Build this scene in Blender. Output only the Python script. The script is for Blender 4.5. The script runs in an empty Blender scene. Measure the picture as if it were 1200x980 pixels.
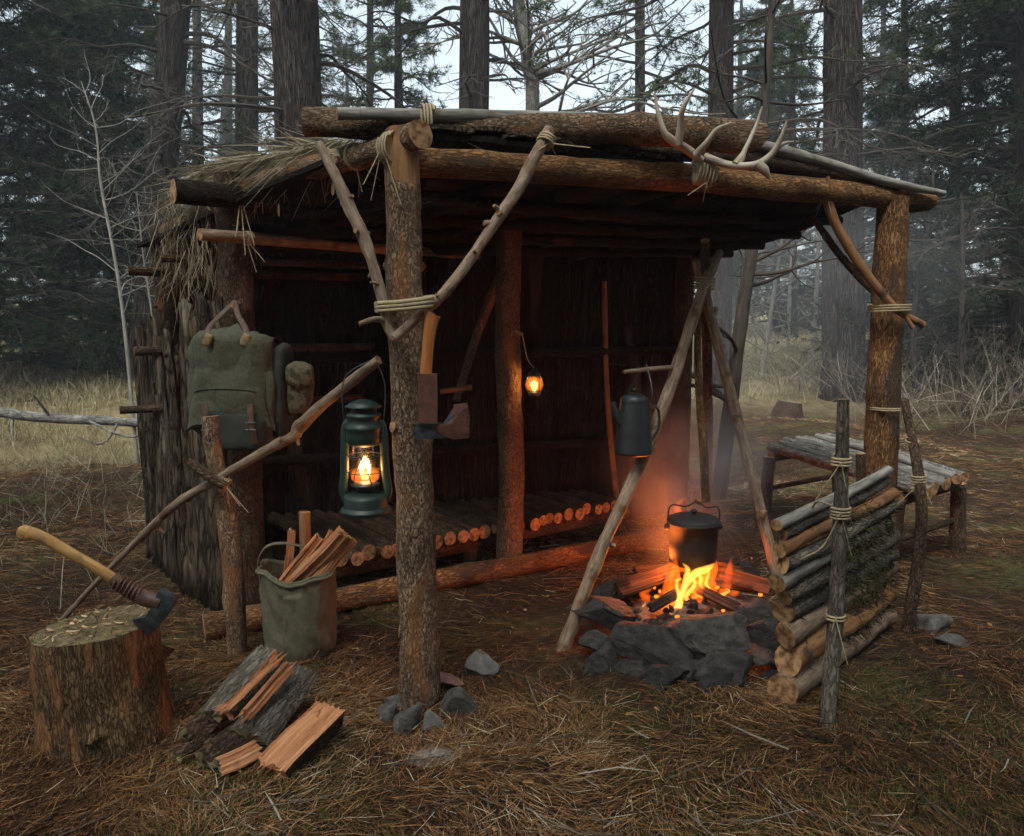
import bpy, bmesh, math, random
import numpy as np
from mathutils import Vector, Quaternion, Matrix

# ------------------------------------------------------------------ camera, light, exposure
SC = bpy.context.scene
COL = SC.collection
F, CX, CY = 900.0, 600.0, 490.0            # focal length and centre in photograph pixels
EYE = 1.4
PITCH = math.atan(120.0 / F)
camd = bpy.data.cameras.new('camera'); cam = bpy.data.objects.new('camera', camd); COL.objects.link(cam)
cam.location = (0, 0, EYE); cam.rotation_euler = (math.pi / 2 - PITCH, 0, 0)
camd.sensor_width = 36.0; camd.lens = 36.0 * F / 1200.0; camd.clip_end = 600.0; camd.clip_start = 0.05
SC.camera = cam

SUN_EL, SUN_AZ = math.radians(55), math.radians(200)   # azimuth clockwise from +Y
w = bpy.data.worlds.new('World'); SC.world = w; w.use_nodes = True
nt = w.node_tree; nt.nodes.clear()
sky = nt.nodes.new('ShaderNodeTexSky'); sky.sky_type = 'NISHITA'; sky.sun_disc = False
sky.sun_elevation = SUN_EL; sky.sun_rotation = SUN_AZ; sky.air_density = 1.0; sky.dust_density = 4.0; sky.ozone_density = 1.0
hs = nt.nodes.new('ShaderNodeHueSaturation'); hs.inputs['Saturation'].default_value = 0.38; hs.inputs['Value'].default_value = 1.0
bg = nt.nodes.new('ShaderNodeBackground'); bg.inputs['Strength'].default_value = 0.15
wo = nt.nodes.new('ShaderNodeOutputWorld')
tint = nt.nodes.new('ShaderNodeMix'); tint.data_type = 'RGBA'; tint.blend_type = 'MULTIPLY'; tint.inputs[0].default_value = 1.0; tint.inputs[7].default_value = (0.93, 1.0, 0.97, 1)   # grey-white overcast
nt.links.new(sky.outputs[0], hs.inputs['Color']); nt.links.new(hs.outputs[0], tint.inputs[6]); nt.links.new(tint.outputs[2], bg.inputs[0]); nt.links.new(bg.outputs[0], wo.inputs[0])

sl = bpy.data.lights.new('overcast_sun', 'SUN'); sl.energy = 1.1; sl.angle = math.radians(14); sl.color = (1.0, 0.95, 0.88)
so = bpy.data.objects.new('overcast_sun', sl); COL.objects.link(so)
sdir = Vector((math.sin(SUN_AZ) * math.cos(SUN_EL), math.cos(SUN_AZ) * math.cos(SUN_EL), math.sin(SUN_EL)))
so.rotation_euler = sdir.to_track_quat('Z', 'Y').to_euler(); so.location = sdir * 40

SC.view_settings.view_transform = 'Standard'; SC.view_settings.look = 'None'
SC.view_settings.exposure = 1.25; SC.view_settings.gamma = 1.0; SC.view_settings.use_curve_mapping = False
SC.render.engine = 'CYCLES'
cy = SC.cycles
cy.use_denoising = True; cy.use_adaptive_sampling = True; cy.adaptive_threshold = 0.025
cy.max_bounces = 6; cy.diffuse_bounces = 3; cy.glossy_bounces = 2; cy.transmission_bounces = 4; cy.transparent_max_bounces = 12
cy.volume_bounces = 0; cy.sample_clamp_indirect = 4.0; cy.caustics_reflective = False; cy.caustics_refractive = False
cy.volume_step_rate = 1.0; cy.volume_max_steps = 64

# ------------------------------------------------------------------ helpers
rng = np.random.default_rng(7)
random.seed(7)
A_ = np.array

def W(px, py, Y):
    """point of the plane y = Y that a photograph pixel looks at (survey helper)"""
    u = (px - CX) / F; v = -(py - CY) / F
    c, s = math.cos(PITCH), math.sin(PITCH)
    d = A_([u, c + v * s, -s + v * c])
    t = Y / d[1]
    return A_([d[0] * t, Y, EYE + d[2] * t])

def hash3(i, j, k, seed):
    n = (i * 374761393 + j * 668265263 + k * 2147483647 + seed * 974634777) & 0xFFFFFFFF
    n = ((n ^ (n >> 13)) * 1274126177) & 0xFFFFFFFF
    n = n ^ (n >> 16)
    return (n & 0xFFFF) / 32767.5 - 1.0

def noise3(p, seed=0):
    p = np.asarray(p, float); f = np.floor(p); r = p - f; i = f.astype(np.int64)
    r = r * r * (3 - 2 * r)
    out = 0
    for dx in (0, 1):
        for dy in (0, 1):
            for dz in (0, 1):
                wgt = (r[..., 0] if dx else 1 - r[..., 0]) * (r[..., 1] if dy else 1 - r[..., 1]) * (r[..., 2] if dz else 1 - r[..., 2])
                out = out + wgt * hash3(i[..., 0] + dx, i[..., 1] + dy, i[..., 2] + dz, seed)
    return out

def fbm(p, seed=0, o=3):
    p = np.asarray(p, float); s = 0; a = 1.0
    for k in range(o):
        s = s + a * noise3(p * 2 ** k, seed + k); a *= 0.5
    return s

def sstep(a, b, x):
    t = np.clip((x - a) / (b - a), 0, 1); return t * t * (3 - 2 * t)

def gz(x, y):
    x = np.asarray(x, float); y = np.asarray(y, float)
    p = np.stack([x, y, x * 0], -1)
    camp = 1 - sstep(5.5, 9.0, np.hypot(x, y - 3))
    z = 1.0 * sstep(8, 32, y) + 2.5 * sstep(35, 110, y)
    z = z + (0.045 + 0.09 * (1 - camp)) * fbm(p * 0.55, 3, 2) + 0.016 * fbm(p * 2.6, 9, 2) + 0.008 * noise3(p * 9, 5)
    z = z - 0.22 * np.exp(-((y - 8.3) / 0.9) ** 2) * sstep(-1.6, -2.8, x)
    z = z + 0.12 * np.exp(-((y - 10.5) / 1.2) ** 2) * sstep(-1.6, -3.0, x)
    z = z + 0.05 * np.exp(-(((x - 0.45) / 0.5) ** 2 + ((y - 2.55) / 0.3) ** 2))
    z = z + 0.22 * np.exp(-(((x - 2.9) / 0.5) ** 2 + ((y - 11.0) / 0.5) ** 2))
    return z

def g1(x, y): return float(gz(x, y))

def G(px, py, h=0.0):
    """ground point under a photograph pixel"""
    Y = 3.0
    for _ in range(30):
        p = W(px, py, 1.0); sl_ = (p[2] - EYE)
        Y = (g1(W(px, py, Y)[0], Y) + h - EYE) / sl_
        if Y < 0 or Y > 200: Y = 60.0
    return W(px, py, Y)

def cat(pts, n=6):
    pts = [A_(p, dtype=float) for p in pts]
    if len(pts) < 3:
        a, b = pts; return A_([a + (b - a) * t for t in np.linspace(0, 1, n + 1)])
    P = [2 * pts[0] - pts[1]] + pts + [2 * pts[-1] - pts[-2]]
    out = []
    for i in range(1, len(P) - 2):
        for t in np.linspace(0, 1, n, endpoint=False):
            a, b, c, d = P[i - 1:i + 3]
            out.append(0.5 * (2 * b + (c - a) * t + (2 * a - 5 * b + 4 * c - d) * t * t + (3 * b - a - 3 * c + d) * t ** 3))
    out.append(pts[-1]); return A_(out)

def unit(v): v = np.asarray(v, float); return v / (np.linalg.norm(v) + 1e-12)

class MB:
    def __init__(s): s.v = []; s.b = []; s.f = []; s.n = 0
    def add(s, v, f, b=None, m=0):
        v = np.asarray(v, float)
        s.v.append(v); s.b.append(v.copy() if b is None else np.asarray(b, float))
        s.f.append((np.asarray(f, np.int64) + s.n, m)); s.n += len(v)
    def tube(s, pts, rad, seg=10, n=5, amp=0.0, freq=8.0, m=0, mc=1, caps=(True, True), flat=1.0, fdir=None, ob=(None, None), smooth_pts=True, seed=None, knots=0):
        P = cat(pts, n) if smooth_pts else A_(pts, dtype=float)
        N = len(P)
        R = np.interp(np.linspace(0, 1, N), np.linspace(0, 1, len(rad)), rad) if np.ndim(rad) else np.full(N, rad)
        T = np.gradient(P, axis=0); T /= np.linalg.norm(T, axis=1)[:, None] + 1e-12
        up = A_(fdir, dtype=float) if fdir is not None else (A_([0, 0, 1.]) if abs(T[0][2]) < 0.9 else A_([0, 1., 0]))
        U = np.zeros_like(P); u = unit(up - T[0] * up.dot(T[0]))
        for i in range(N):
            u = unit(u - T[i] * u.dot(T[i])); U[i] = u
        V = np.cross(T, U)
        a = np.linspace(0, 2 * math.pi, seg, endpoint=False)
        ca, sa = np.cos(a), np.sin(a)
        Ls = np.concatenate([[0], np.cumsum(np.linalg.norm(np.diff(P, axis=0), axis=1))])
        oz = rng.uniform(0, 60)
        bco = np.stack([R[:, None] * ca, R[:, None] * sa * flat, np.repeat(Ls[:, None], seg, 1) + oz], -1)
        rr = R[:, None] * np.ones(seg)
        if amp: rr = rr * (1 + amp * fbm(bco * A_([freq, freq, freq * 0.5]) + oz, 11, 2))
        for _ in range(knots):
            i0 = rng.integers(1, N - 1); k0 = rng.integers(0, seg)
            dd = ((np.arange(N)[:, None] - i0) / 1.2) ** 2 + (((np.arange(seg)[None] - k0 + seg / 2) % seg - seg / 2) / 1.1) ** 2
            rr = rr * (1 + 0.22 * np.exp(-dd))
        X = P[:, None] + rr[..., None] * (ca[None, :, None] * U[:, None] + flat * sa[None, :, None] * V[:, None])
        for e, idx in ((0, 0), (1, N - 1)):
            if ob[e] is not None:
                k = A_(ob[e], dtype=float); X[idx] += ((X[idx] - P[idx]) @ k)[:, None] * T[idx]
        i, j = np.meshgrid(np.arange(N - 1), np.arange(seg), indexing='ij'); j2 = (j + 1) % seg
        q = np.stack([i * seg + j, i * seg + j2, (i + 1) * seg + j2, (i + 1) * seg + j], -1).reshape(-1, 4)
        s.add(X.reshape(-1, 3), q, bco.reshape(-1, 3), m)
        for e, idx, on in ((0, 0, caps[0]), (1, N - 1, caps[1])):
            if not on: continue
            ring = X[idx]; c = ring.mean(0) + T[idx] * (0.02 * R[idx] * (1 if e else -1))
            vv = np.vstack([ring, c[None]]); bb = np.vstack([bco[idx], [[0, 0, bco[idx][0][2]]]])
            k = np.arange(seg); k2 = (k + 1) % seg
            t = np.stack([k, k2, np.full(seg, seg)], -1) if e else np.stack([k2, k, np.full(seg, seg)], -1)
            s.add(vv, t, bb, mc)
        return P
    def nubs(s, P, rad, k, m=0, mc=1, L=.02):
        for _ in range(k):
            i = rng.integers(2, len(P) - 2); t_ = unit(P[i + 1] - P[i - 1]); d = rng.normal(size=3); d = unit(d - t_ * d.dot(t_) + t_ * rng.uniform(-.2, .9)); r_ = rad * rng.uniform(.3, .5)
            s.tube([P[i], P[i] + d * (rad + L * rng.uniform(.3, 1.2))], [r_ * 1.5, r_], seg=7, n=3, amp=.15, freq=40, m=m, mc=mc)
    def lathe(s, prof, origin, seg=28, m=0, axis=None, amp=0):
        prof = A_(prof, dtype=float); N = len(prof); a = np.linspace(0, 2 * math.pi, seg, endpoint=False)
        X = np.stack([prof[:, 0, None] * np.cos(a), prof[:, 0, None] * np.sin(a), np.repeat(prof[:, 1, None], seg, 1)], -1)
        b = X.copy()
        if axis is not None:
            q = Vector((0, 0, 1)).rotation_difference(Vector(axis)); M = A_(q.to_matrix()); X = X @ M.T
        if amp: X = X + amp * fbm(X * 9, 21, 2)[..., None] * 0.7
        i, j = np.meshgrid(np.arange(N - 1), np.arange(seg), indexing='ij'); j2 = (j + 1) % seg
        q = np.stack([i * seg + j, i * seg + j2, (i + 1) * seg + j2, (i + 1) * seg + j], -1).reshape(-1, 4)
        s.add(X.reshape(-1, 3) + A_(origin), q, b.reshape(-1, 3), m)
    def blob(s, c, h, e=0.5, R=None, amp=0.0, freq=4.0, m=0, nu=28, nv=18, seed=0, taper=0.0, crease=0.0):
        """super-ellipsoid: rounded box of half sizes h"""
        u = np.linspace(0, 2 * math.pi, nu, endpoint=False); v = np.linspace(-math.pi / 2, math.pi / 2, nv)
        sp = lambda x: np.sign(x) * np.abs(x) ** e
        X = np.stack([sp(np.cos(v))[:, None] * sp(np.cos(u))[None], sp(np.cos(v))[:, None] * sp(np.sin(u))[None], np.repeat(sp(np.sin(v))[:, None], nu, 1)], -1)
        X = X * A_(h)
        b = X.copy()
        if amp:
            n_ = fbm(X * freq + seed * 3.7, 31, 3)
            X = X * (1 + amp * n_[..., None])
        if crease: X = X * (1 + crease * (np.abs(noise3(X * A_([11, 11, 7]) + seed, 61)) + .5 * np.abs(noise3(X * A_([26, 26, 15]) + seed, 62)) - .5)[..., None])
        if taper: X[..., :2] *= (1 - taper * X[..., 2:] / h[2])
        if R is not None: X = X @ A_(R).T
        i, j = np.meshgrid(np.arange(nv - 1), np.arange(nu), indexing='ij'); j2 = (j + 1) % nu
        q = np.stack([i * nu + j, i * nu + j2, (i + 1) * nu + j2, (i + 1) * nu + j], -1).reshape(-1, 4)
        s.add(X.reshape(-1, 3) + A_(c), q, b.reshape(-1, 3) + seed, m)
    def prism(s, poly, O, ax, ay, az, th, m=0, ms=None):
        """polygon in plane (ax, ay) with per-vertex half thickness th along az"""
        poly = A_(poly, dtype=float); n = len(poly); th = np.broadcast_to(th, (n,)) if np.ndim(th) == 0 else A_(th, dtype=float)
        base = A_(O) + poly[:, :1] * A_(ax) + poly[:, 1:2] * A_(ay)
        a = base + th[:, None] * A_(az); b = base - th[:, None] * A_(az)
        bc = np.hstack([poly, th[:, None]])
        ca = base.mean(0); tm = th.max()
        k = np.arange(n); k2 = (k + 1) % n
        s.add(np.vstack([a, (ca + tm * A_(az))[None]]), np.stack([k, k2, np.full(n, n)], -1), np.vstack([bc, [[*poly.mean(0), tm]]]), m)
        s.add(np.vstack([b, (ca - tm * A_(az))[None]]), np.stack([k2, k, np.full(n, n)], -1), np.vstack([bc, [[*poly.mean(0), tm]]]), m)
        s.add(np.vstack([a, b]), np.stack([k, k + n, k2 + n, k2], -1), np.vstack([bc, bc]), m if ms is None else ms)
    def build(s, name, mats, parent=None, O=(0, 0, 0), smooth=True, kind=None):
        v = np.vstack(s.v) - A_(O); b = np.vstack(s.b)
        me = bpy.data.meshes.new(name); me.vertices.add(len(v)); me.vertices.foreach_set('co', v.astype(np.float32).ravel())
        li, ls, mi = [], [], []
        for f, m in s.f:
            li.append(f.ravel()); ls.append(np.full(len(f), f.shape[1])); mi.append(np.full(len(f), m))
        li = np.concatenate(li); ls = np.concatenate(ls); mi = np.concatenate(mi)
        me.loops.add(len(li)); me.loops.foreach_set('vertex_index', li.astype(np.int32))
        me.polygons.add(len(ls)); st = np.concatenate([[0], np.cumsum(ls)[:-1]])
        me.polygons.foreach_set('loop_start', st.astype(np.int32)); me.polygons.foreach_set('loop_total', ls.astype(np.int32))
        me.polygons.foreach_set('material_index', np.minimum(mi, len(mats) - 1).astype(np.int32))
        me.polygons.foreach_set('use_smooth', np.full(len(ls), bool(smooth)))
        at = me.attributes.new('bco', 'FLOAT_VECTOR', 'POINT'); at.data.foreach_set('vector', b.astype(np.float32).ravel())
        for mt in mats: me.materials.append(M[mt])
        me.update(calc_edges=True); me.validate()
        o = bpy.data.objects.new(name, me); COL.objects.link(o)
        if parent is not None: o.parent = parent
        else: o.location = O
        if kind: o['kind'] = kind
        return o

def tag(o, label, category, group=None):
    o['label'] = label; o['category'] = category
    if group: o['group'] = group
    return o

def thing(name, label, category, loc, group=None):
    o = bpy.data.objects.new(name, None); COL.objects.link(o); o.location = tuple(float(c) for c in loc)
    o.empty_display_size = 0.1
    return tag(o, label, category, group)

# ------------------------------------------------------------------ materials
M = {}
def newmat(name):
    m = bpy.data.materials.new(name); m.use_nodes = True; t = m.node_tree; t.nodes.clear(); M[name] = m
    return m, t
def N(t, ty, **kw):
    n = t.nodes.new(ty)
    for k, v in kw.items():
        if k.startswith('i_'): n.inputs[k[2:].replace('_', ' ')].default_value = v
        else: setattr(n, k, v)
    return n
def ramp(t, stops, interp='LINEAR'):
    r = t.nodes.new('ShaderNodeValToRGB'); e = r.color_ramp.elements; r.color_ramp.interpolation = interp
    while len(e) < len(stops): e.new(0.5)
    for el, (p, c) in zip(e, stops): el.position = p; el.color = (*c, 1)
    return r
def coords(t, scale, attr='bco'):
    a = N(t, 'ShaderNodeAttribute', attribute_name=attr)
    oi = N(t, 'ShaderNodeObjectInfo')
    ml = N(t, 'ShaderNodeMath', operation='MULTIPLY'); ml.inputs[1].default_value = 37.0
    t.links.new(oi.outputs['Random'], ml.inputs[0])
    ad = N(t, 'ShaderNodeVectorMath', operation='MULTIPLY_ADD')
    ad.inputs[1].default_value = scale
    t.links.new(a.outputs['Vector'], ad.inputs[0]); t.links.new(ml.outputs[0], ad.inputs[2])
    return ad.outputs[0], oi, a
def finish(t, color, rough=0.85, height=None, bstr=0.6, bdist=0.01, spec=0.3, metal=0.0, vary=0.25, oi=None):
    p = N(t, 'ShaderNodeBsdfPrincipled'); p.inputs['Roughness'].default_value = rough
    p.inputs['Specular IOR Level'].default_value = spec; p.inputs['Metallic'].default_value = metal
    if vary and oi is not None:
        mr = N(t, 'ShaderNodeMapRange'); mr.inputs['To Min'].default_value = 1 - vary; mr.inputs['To Max'].default_value = 1 + vary
        t.links.new(oi.outputs['Random'], mr.inputs['Value'])
        h = N(t, 'ShaderNodeHueSaturation'); t.links.new(mr.outputs[0], h.inputs['Value']); t.links.new(color, h.inputs['Color']); color = h.outputs[0]
    t.links.new(color, p.inputs['Base Color'])
    if height is not None:
        b = N(t, 'ShaderNodeBump'); b.inputs['Strength'].default_value = bstr; b.inputs['Distance'].default_value = bdist
        t.links.new(height, b.inputs['Height']); t.links.new(b.outputs[0], p.inputs['Normal'])
    o = N(t, 'ShaderNodeOutputMaterial'); t.links.new(p.outputs[0], o.inputs[0])
    return p

def mix(t, fac, a, b, mode='MIX'):
    n = N(t, 'ShaderNodeMix', data_type='RGBA', blend_type=mode)
    for s_, v in ((n.inputs[0], fac), (n.inputs[6], a), (n.inputs[7], b)):
        if hasattr(v, 'is_linked') or hasattr(v, 'links'): t.links.new(v, s_)
        elif isinstance(v, (int, float)): s_.default_value = v
        else: s_.default_value = (*v, 1)
    return n.outputs[2]

def noisemat(name, stops, scale, detail=5, rough=0.85, bstr=0.5, bdist=0.005, spec=0.3, metal=0.0, vary=0.2, rg=0.6, lichen=None):
    m, t = newmat(name); v, oi, a = coords(t, scale)
    n = N(t, 'ShaderNodeTexNoise'); n.inputs['Scale'].default_value = 1.0; n.inputs['Detail'].default_value = detail; n.inputs['Roughness'].default_value = rg
    t.links.new(v, n.inputs['Vector']); r = ramp(t, stops); t.links.new(n.outputs['Fac'], r.inputs[0])
    c = r.outputs[0]
    if lichen:
        n2 = N(t, 'ShaderNodeTexNoise'); n2.inputs['Scale'].default_value = lichen[1]; n2.inputs['Detail'].default_value = 4; t.links.new(a.outputs['Vector'], n2.inputs['Vector'])
        r2 = ramp(t, [(lichen[2], (0, 0, 0)), (lichen[2] + 0.12, (1, 1, 1))]); t.links.new(n2.outputs['Fac'], r2.inputs[0])
        c = mix(t, r2.outputs[0], c, lichen[0])
    finish(t, c, rough, n.outputs['Fac'], bstr, bdist, spec, metal, vary, oi)
    return m

def barkmat(name, dark, mid, light, cells=(38, 38, 14), bdist=0.012, patch=None, patch_at=0.62, vary=0.2, bstr=0.9):
    """plated bark: recessed cracks between scales, with worn patches"""
    m, t = newmat(name); v, oi, a = coords(t, cells)
    wn = N(t, 'ShaderNodeTexNoise'); wn.inputs['Scale'].default_value = 0.7; wn.inputs['Detail'].default_value = 6; t.links.new(v, wn.inputs['Vector'])
    wv = N(t, 'ShaderNodeVectorMath', operation='MULTIPLY_ADD'); wv.inputs[1].default_value = (3.2, 3.2, 3.2); t.links.new(wn.outputs['Color'], wv.inputs[0]); t.links.new(v, wv.inputs[2])
    vo = N(t, 'ShaderNodeTexVoronoi', feature='DISTANCE_TO_EDGE'); vo.inputs['Scale'].default_value = 1.0; t.links.new(wv.outputs[0], vo.inputs['Vector'])
    vc = N(t, 'ShaderNodeTexVoronoi'); vc.inputs['Scale'].default_value = 1.0; t.links.new(wv.outputs[0], vc.inputs['Vector'])
    cr = ramp(t, [(0.0, (0, 0, 0)), (0.16, (1, 1, 1))]); t.links.new(vo.outputs['Distance'], cr.inputs[0])
    fn = N(t, 'ShaderNodeTexNoise'); fn.inputs['Scale'].default_value = 2.2; fn.inputs['Detail'].default_value = 6; fn.inputs['Roughness'].default_value = 0.7; t.links.new(v, fn.inputs['Vector'])
    r = ramp(t, [(0.3, dark), (0.5, mid), (0.72, light)]); t.links.new(fn.outputs['Fac'], r.inputs[0])
    bw = N(t, 'ShaderNodeSeparateColor'); t.links.new(vc.outputs['Color'], bw.inputs[0])
    c = mix(t, bw.outputs[0], r.outputs[0], light, 'MIX')
    mx = N(t, 'ShaderNodeMath', operation='MULTIPLY'); mx.inputs[1].default_value = 0.35; t.links.new(bw.outputs[0], mx.inputs[0])
    c = mix(t, mx.outputs[0], r.outputs[0], light)
    cm = N(t, 'ShaderNodeMath', operation='MULTIPLY_ADD'); cm.inputs[1].default_value = 0.62; cm.inputs[2].default_value = 0.38; t.links.new(cr.outputs[0], cm.inputs[0])
    c = mix(t, cm.outputs[0], tuple(x * 0.5 for x in dark), c)
    bn = N(t, 'ShaderNodeTexNoise'); bn.inputs['Scale'].default_value = 5.0; bn.inputs['Detail'].default_value = 5; t.links.new(a.outputs['Vector'], bn.inputs['Vector'])
    br_ = ramp(t, [(0.32, (0.55, 0.55, 0.55)), (0.66, (1.25, 1.2, 1.15))]); t.links.new(bn.outputs['Fac'], br_.inputs[0])
    c = mix(t, 1.0, c, br_.outputs[0], 'MULTIPLY')
    if patch:
        n2 = N(t, 'ShaderNodeTexNoise'); n2.inputs['Scale'].default_value = 0.12; n2.inputs['Detail'].default_value = 5; t.links.new(v, n2.inputs['Vector'])
        r2 = ramp(t, [(patch_at, (0, 0, 0)), (patch_at + 0.05, (1, 1, 1))]); t.links.new(n2.outputs['Fac'], r2.inputs[0])
        c = mix(t, r2.outputs[0], c, patch)
    hm = N(t, 'ShaderNodeMath', operation='MULTIPLY_ADD'); hm.inputs[1].default_value = 0.5
    t.links.new(fn.outputs['Fac'], hm.inputs[0]); t.links.new(cr.outputs[0], hm.inputs[2])
    finish(t, c, 0.92, hm.outputs[0], bstr, bdist, 0.15, 0, vary, oi)
    return m

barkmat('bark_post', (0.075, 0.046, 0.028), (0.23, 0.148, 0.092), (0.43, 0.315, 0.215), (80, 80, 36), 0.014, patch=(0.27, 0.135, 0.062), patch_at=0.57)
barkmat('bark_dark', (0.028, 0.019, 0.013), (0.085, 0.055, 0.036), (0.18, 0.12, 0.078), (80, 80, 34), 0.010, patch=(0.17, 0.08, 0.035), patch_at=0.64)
barkmat('bark_shaded', (0.005, 0.004, 0.003), (0.015, 0.010, 0.007), (0.038, 0.025, 0.016), (70, 70, 26), 0.010, patch=(0.05, 0.025, 0.013), patch_at=0.64)  # roof and inner rail bark, the shelter's inside shade put into its colour
barkmat('bark_slab_shaded', (0.004, 0.003, 0.0025), (0.013, 0.009, 0.006), (0.036, 0.023, 0.015), (30, 30, 4.5), 0.02, patch=(0.07, 0.045, 0.028), patch_at=0.62)  # rear wall copy of the slab bark, coloured darker to stand for interior shade
barkmat('bark_grey', (0.04, 0.036, 0.03), (0.12, 0.105, 0.085), (0.22, 0.2, 0.165), (70, 70, 18), 0.005)
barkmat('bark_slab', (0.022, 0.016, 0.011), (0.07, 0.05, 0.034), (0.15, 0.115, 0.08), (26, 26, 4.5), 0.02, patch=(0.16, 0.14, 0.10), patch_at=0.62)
barkmat('bark_stump', (0.045, 0.03, 0.014), (0.125, 0.08, 0.04), (0.23, 0.155, 0.082), (85, 85, 22), 0.010, patch=(0.24, 0.115, 0.05), patch_at=0.52)
barkmat('bark_orange', (0.06, 0.03, 0.014), (0.19, 0.098, 0.042), (0.36, 0.20, 0.09), (75, 75, 22), 0.008, patch=(0.08, 0.052, 0.035), patch_at=0.56)
barkmat('bark_tree', (0.02, 0.017, 0.015), (0.06, 0.048, 0.042), (0.125, 0.10, 0.088), (11, 11, 2.6), 0.05, vary=0.15, bstr=1.0)
barkmat('bark_pale', (0.10, 0.095, 0.085), (0.22, 0.21, 0.19), (0.36, 0.35, 0.32), (30, 30, 12), 0.006)
noisemat('peeled', [(0.25, (0.10, 0.045, 0.018)), (0.5, (0.22, 0.105, 0.042)), (0.75, (0.36, 0.195, 0.085))], (45, 45, 5), rough=0.7, bdist=0.005, bstr=0.8, lichen=((0.06, 0.036, 0.025), 11.0, 0.56))
noisemat('stick_wood', [(0.28, (0.07, 0.046, 0.03)), (0.5, (0.20, 0.14, 0.092)), (0.72, (0.36, 0.275, 0.195))], (70, 70, 12), detail=8, rough=0.8, bstr=0.9, bdist=0.006, lichen=((0.11, 0.058, 0.03), 12.0, 0.55), rg=0.7)
noisemat('grey_wood', [(0.28, (0.05, 0.046, 0.038)), (0.5, (0.17, 0.158, 0.138)), (0.75, (0.33, 0.315, 0.285))], (60, 60, 6), rough=0.85, bdist=0.003, lichen=((0.09, 0.08, 0.05), 12.0, 0.56))
noisemat('split_wood', [(0.28, (0.13, 0.05, 0.022)), (0.42, (0.32, 0.13, 0.055)), (0.55, (0.44, 0.20, 0.09)), (0.7, (0.55, 0.32, 0.17)), (0.85, (0.62, 0.45, 0.28))], (42, 42, 3.2), detail=9, rough=0.8, bdist=0.009, bstr=1.0, rg=0.72, lichen=((0.17, 0.075, 0.035), 10.0, 0.60))
noisemat('dead_branch', [(0.3, (0.018, 0.014, 0.011)), (0.7, (0.06, 0.048, 0.04))], (40, 40, 8), rough=0.9, bdist=0.004)
noisemat('bare_branch', [(0.3, (0.14, 0.13, 0.115)), (0.7, (0.32, 0.30, 0.26))], (40, 40, 8), rough=0.9, bdist=0.003)
noisemat('rope', [(0.3, (0.20, 0.15, 0.085)), (0.7, (0.46, 0.38, 0.24))], (250, 250, 90), rough=0.9, bdist=0.002, vary=0.15)
noisemat('antler_bone', [(0.25, (0.17, 0.13, 0.085)), (0.5, (0.36, 0.30, 0.22)), (0.75, (0.52, 0.47, 0.38))], (35, 35, 9), rough=0.55, bdist=0.003)
noisemat('stone', [(0.3, (0.028, 0.027, 0.025)), (0.5, (0.085, 0.081, 0.074)), (0.72, (0.19, 0.18, 0.16))], (24, 24, 24), detail=12, rough=0.85, bstr=1.0, bdist=0.022, lichen=((0.17, 0.145, 0.10), 9.0, 0.62), vary=0.25, rg=0.7)
noisemat('stone_fire', [(0.3, (0.012, 0.012, 0.012)), (0.45, (0.045, 0.043, 0.04)), (0.6, (0.088, 0.084, 0.077)), (0.75, (0.17, 0.16, 0.145))], (20, 20, 44), detail=13, rough=0.85, bstr=1.0, bdist=0.04, lichen=((0.022, 0.021, 0.02), 8.0, 0.58), vary=0.25, rg=0.74)
noisemat('stone_sooty', [(0.3, (0.006, 0.006, 0.006)), (0.5, (0.017, 0.017, 0.017)), (0.76, (0.055, 0.053, 0.05))], (24, 24, 24), detail=12, rough=0.8, bstr=0.9, bdist=0.012, vary=0.3, rg=0.7)
noisemat('stone_light', [(0.25, (0.07, 0.068, 0.065)), (0.5, (0.15, 0.145, 0.135)), (0.78, (0.29, 0.28, 0.255))], (16, 16, 16), detail=9, rough=0.85, bstr=0.9, bdist=0.012, lichen=((0.10, 0.10, 0.055), 8.0, 0.58), vary=0.15, rg=0.7)
noisemat('stone_red', [(0.25, (0.10, 0.05, 0.042)), (0.5, (0.19, 0.09, 0.075)), (0.78, (0.30, 0.17, 0.145))], (16, 16, 16), detail=8, rough=0.85, bstr=0.8, bdist=0.008, vary=0.1)
noisemat('canvas', [(0.3, (0.048, 0.050, 0.032)), (0.5, (0.062, 0.064, 0.042)), (0.7, (0.080, 0.081, 0.055))], (60, 60, 60), detail=12, rough=0.95, bstr=0.7, bdist=0.006, vary=0.05)
noisemat('canvas_bucket', [(0.3, (0.085, 0.079, 0.050)), (0.5, (0.105, 0.097, 0.062)), (0.7, (0.130, 0.119, 0.078))], (60, 60, 50), detail=12, rough=0.95, bstr=0.7, bdist=0.005, vary=0.05)
noisemat('canvas_dark', [(0.3, (0.014, 0.016, 0.013)), (0.7, (0.038, 0.042, 0.034))], (12, 12, 12), detail=8, rough=0.9, bstr=0.4, bdist=0.008, vary=0.05)
noisemat('camo', [(0.40, (0.03, 0.032, 0.018)), (0.47, (0.075, 0.066, 0.038)), (0.55, (0.11, 0.095, 0.058)), (0.62, (0.042, 0.034, 0.022))], (22, 22, 22), detail=3, rough=0.95, bstr=0.3, bdist=0.005, vary=0.0)
noisemat('leather_tan', [(0.3, (0.12, 0.08, 0.036)), (0.7, (0.26, 0.19, 0.095))], (50, 50, 50), rough=0.6, bdist=0.003, vary=0.1)
noisemat('leather_dark', [(0.3, (0.045, 0.024, 0.017)), (0.7, (0.10, 0.052, 0.036))], (45, 45, 45), rough=0.55, bdist=0.004, spec=0.4, vary=0.1)
noisemat('leather_red', [(0.3, (0.05, 0.018, 0.012)), (0.7, (0.11, 0.042, 0.026))], (45, 45, 45), rough=0.6, bdist=0.003, spec=0.4, vary=0.1)
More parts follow.
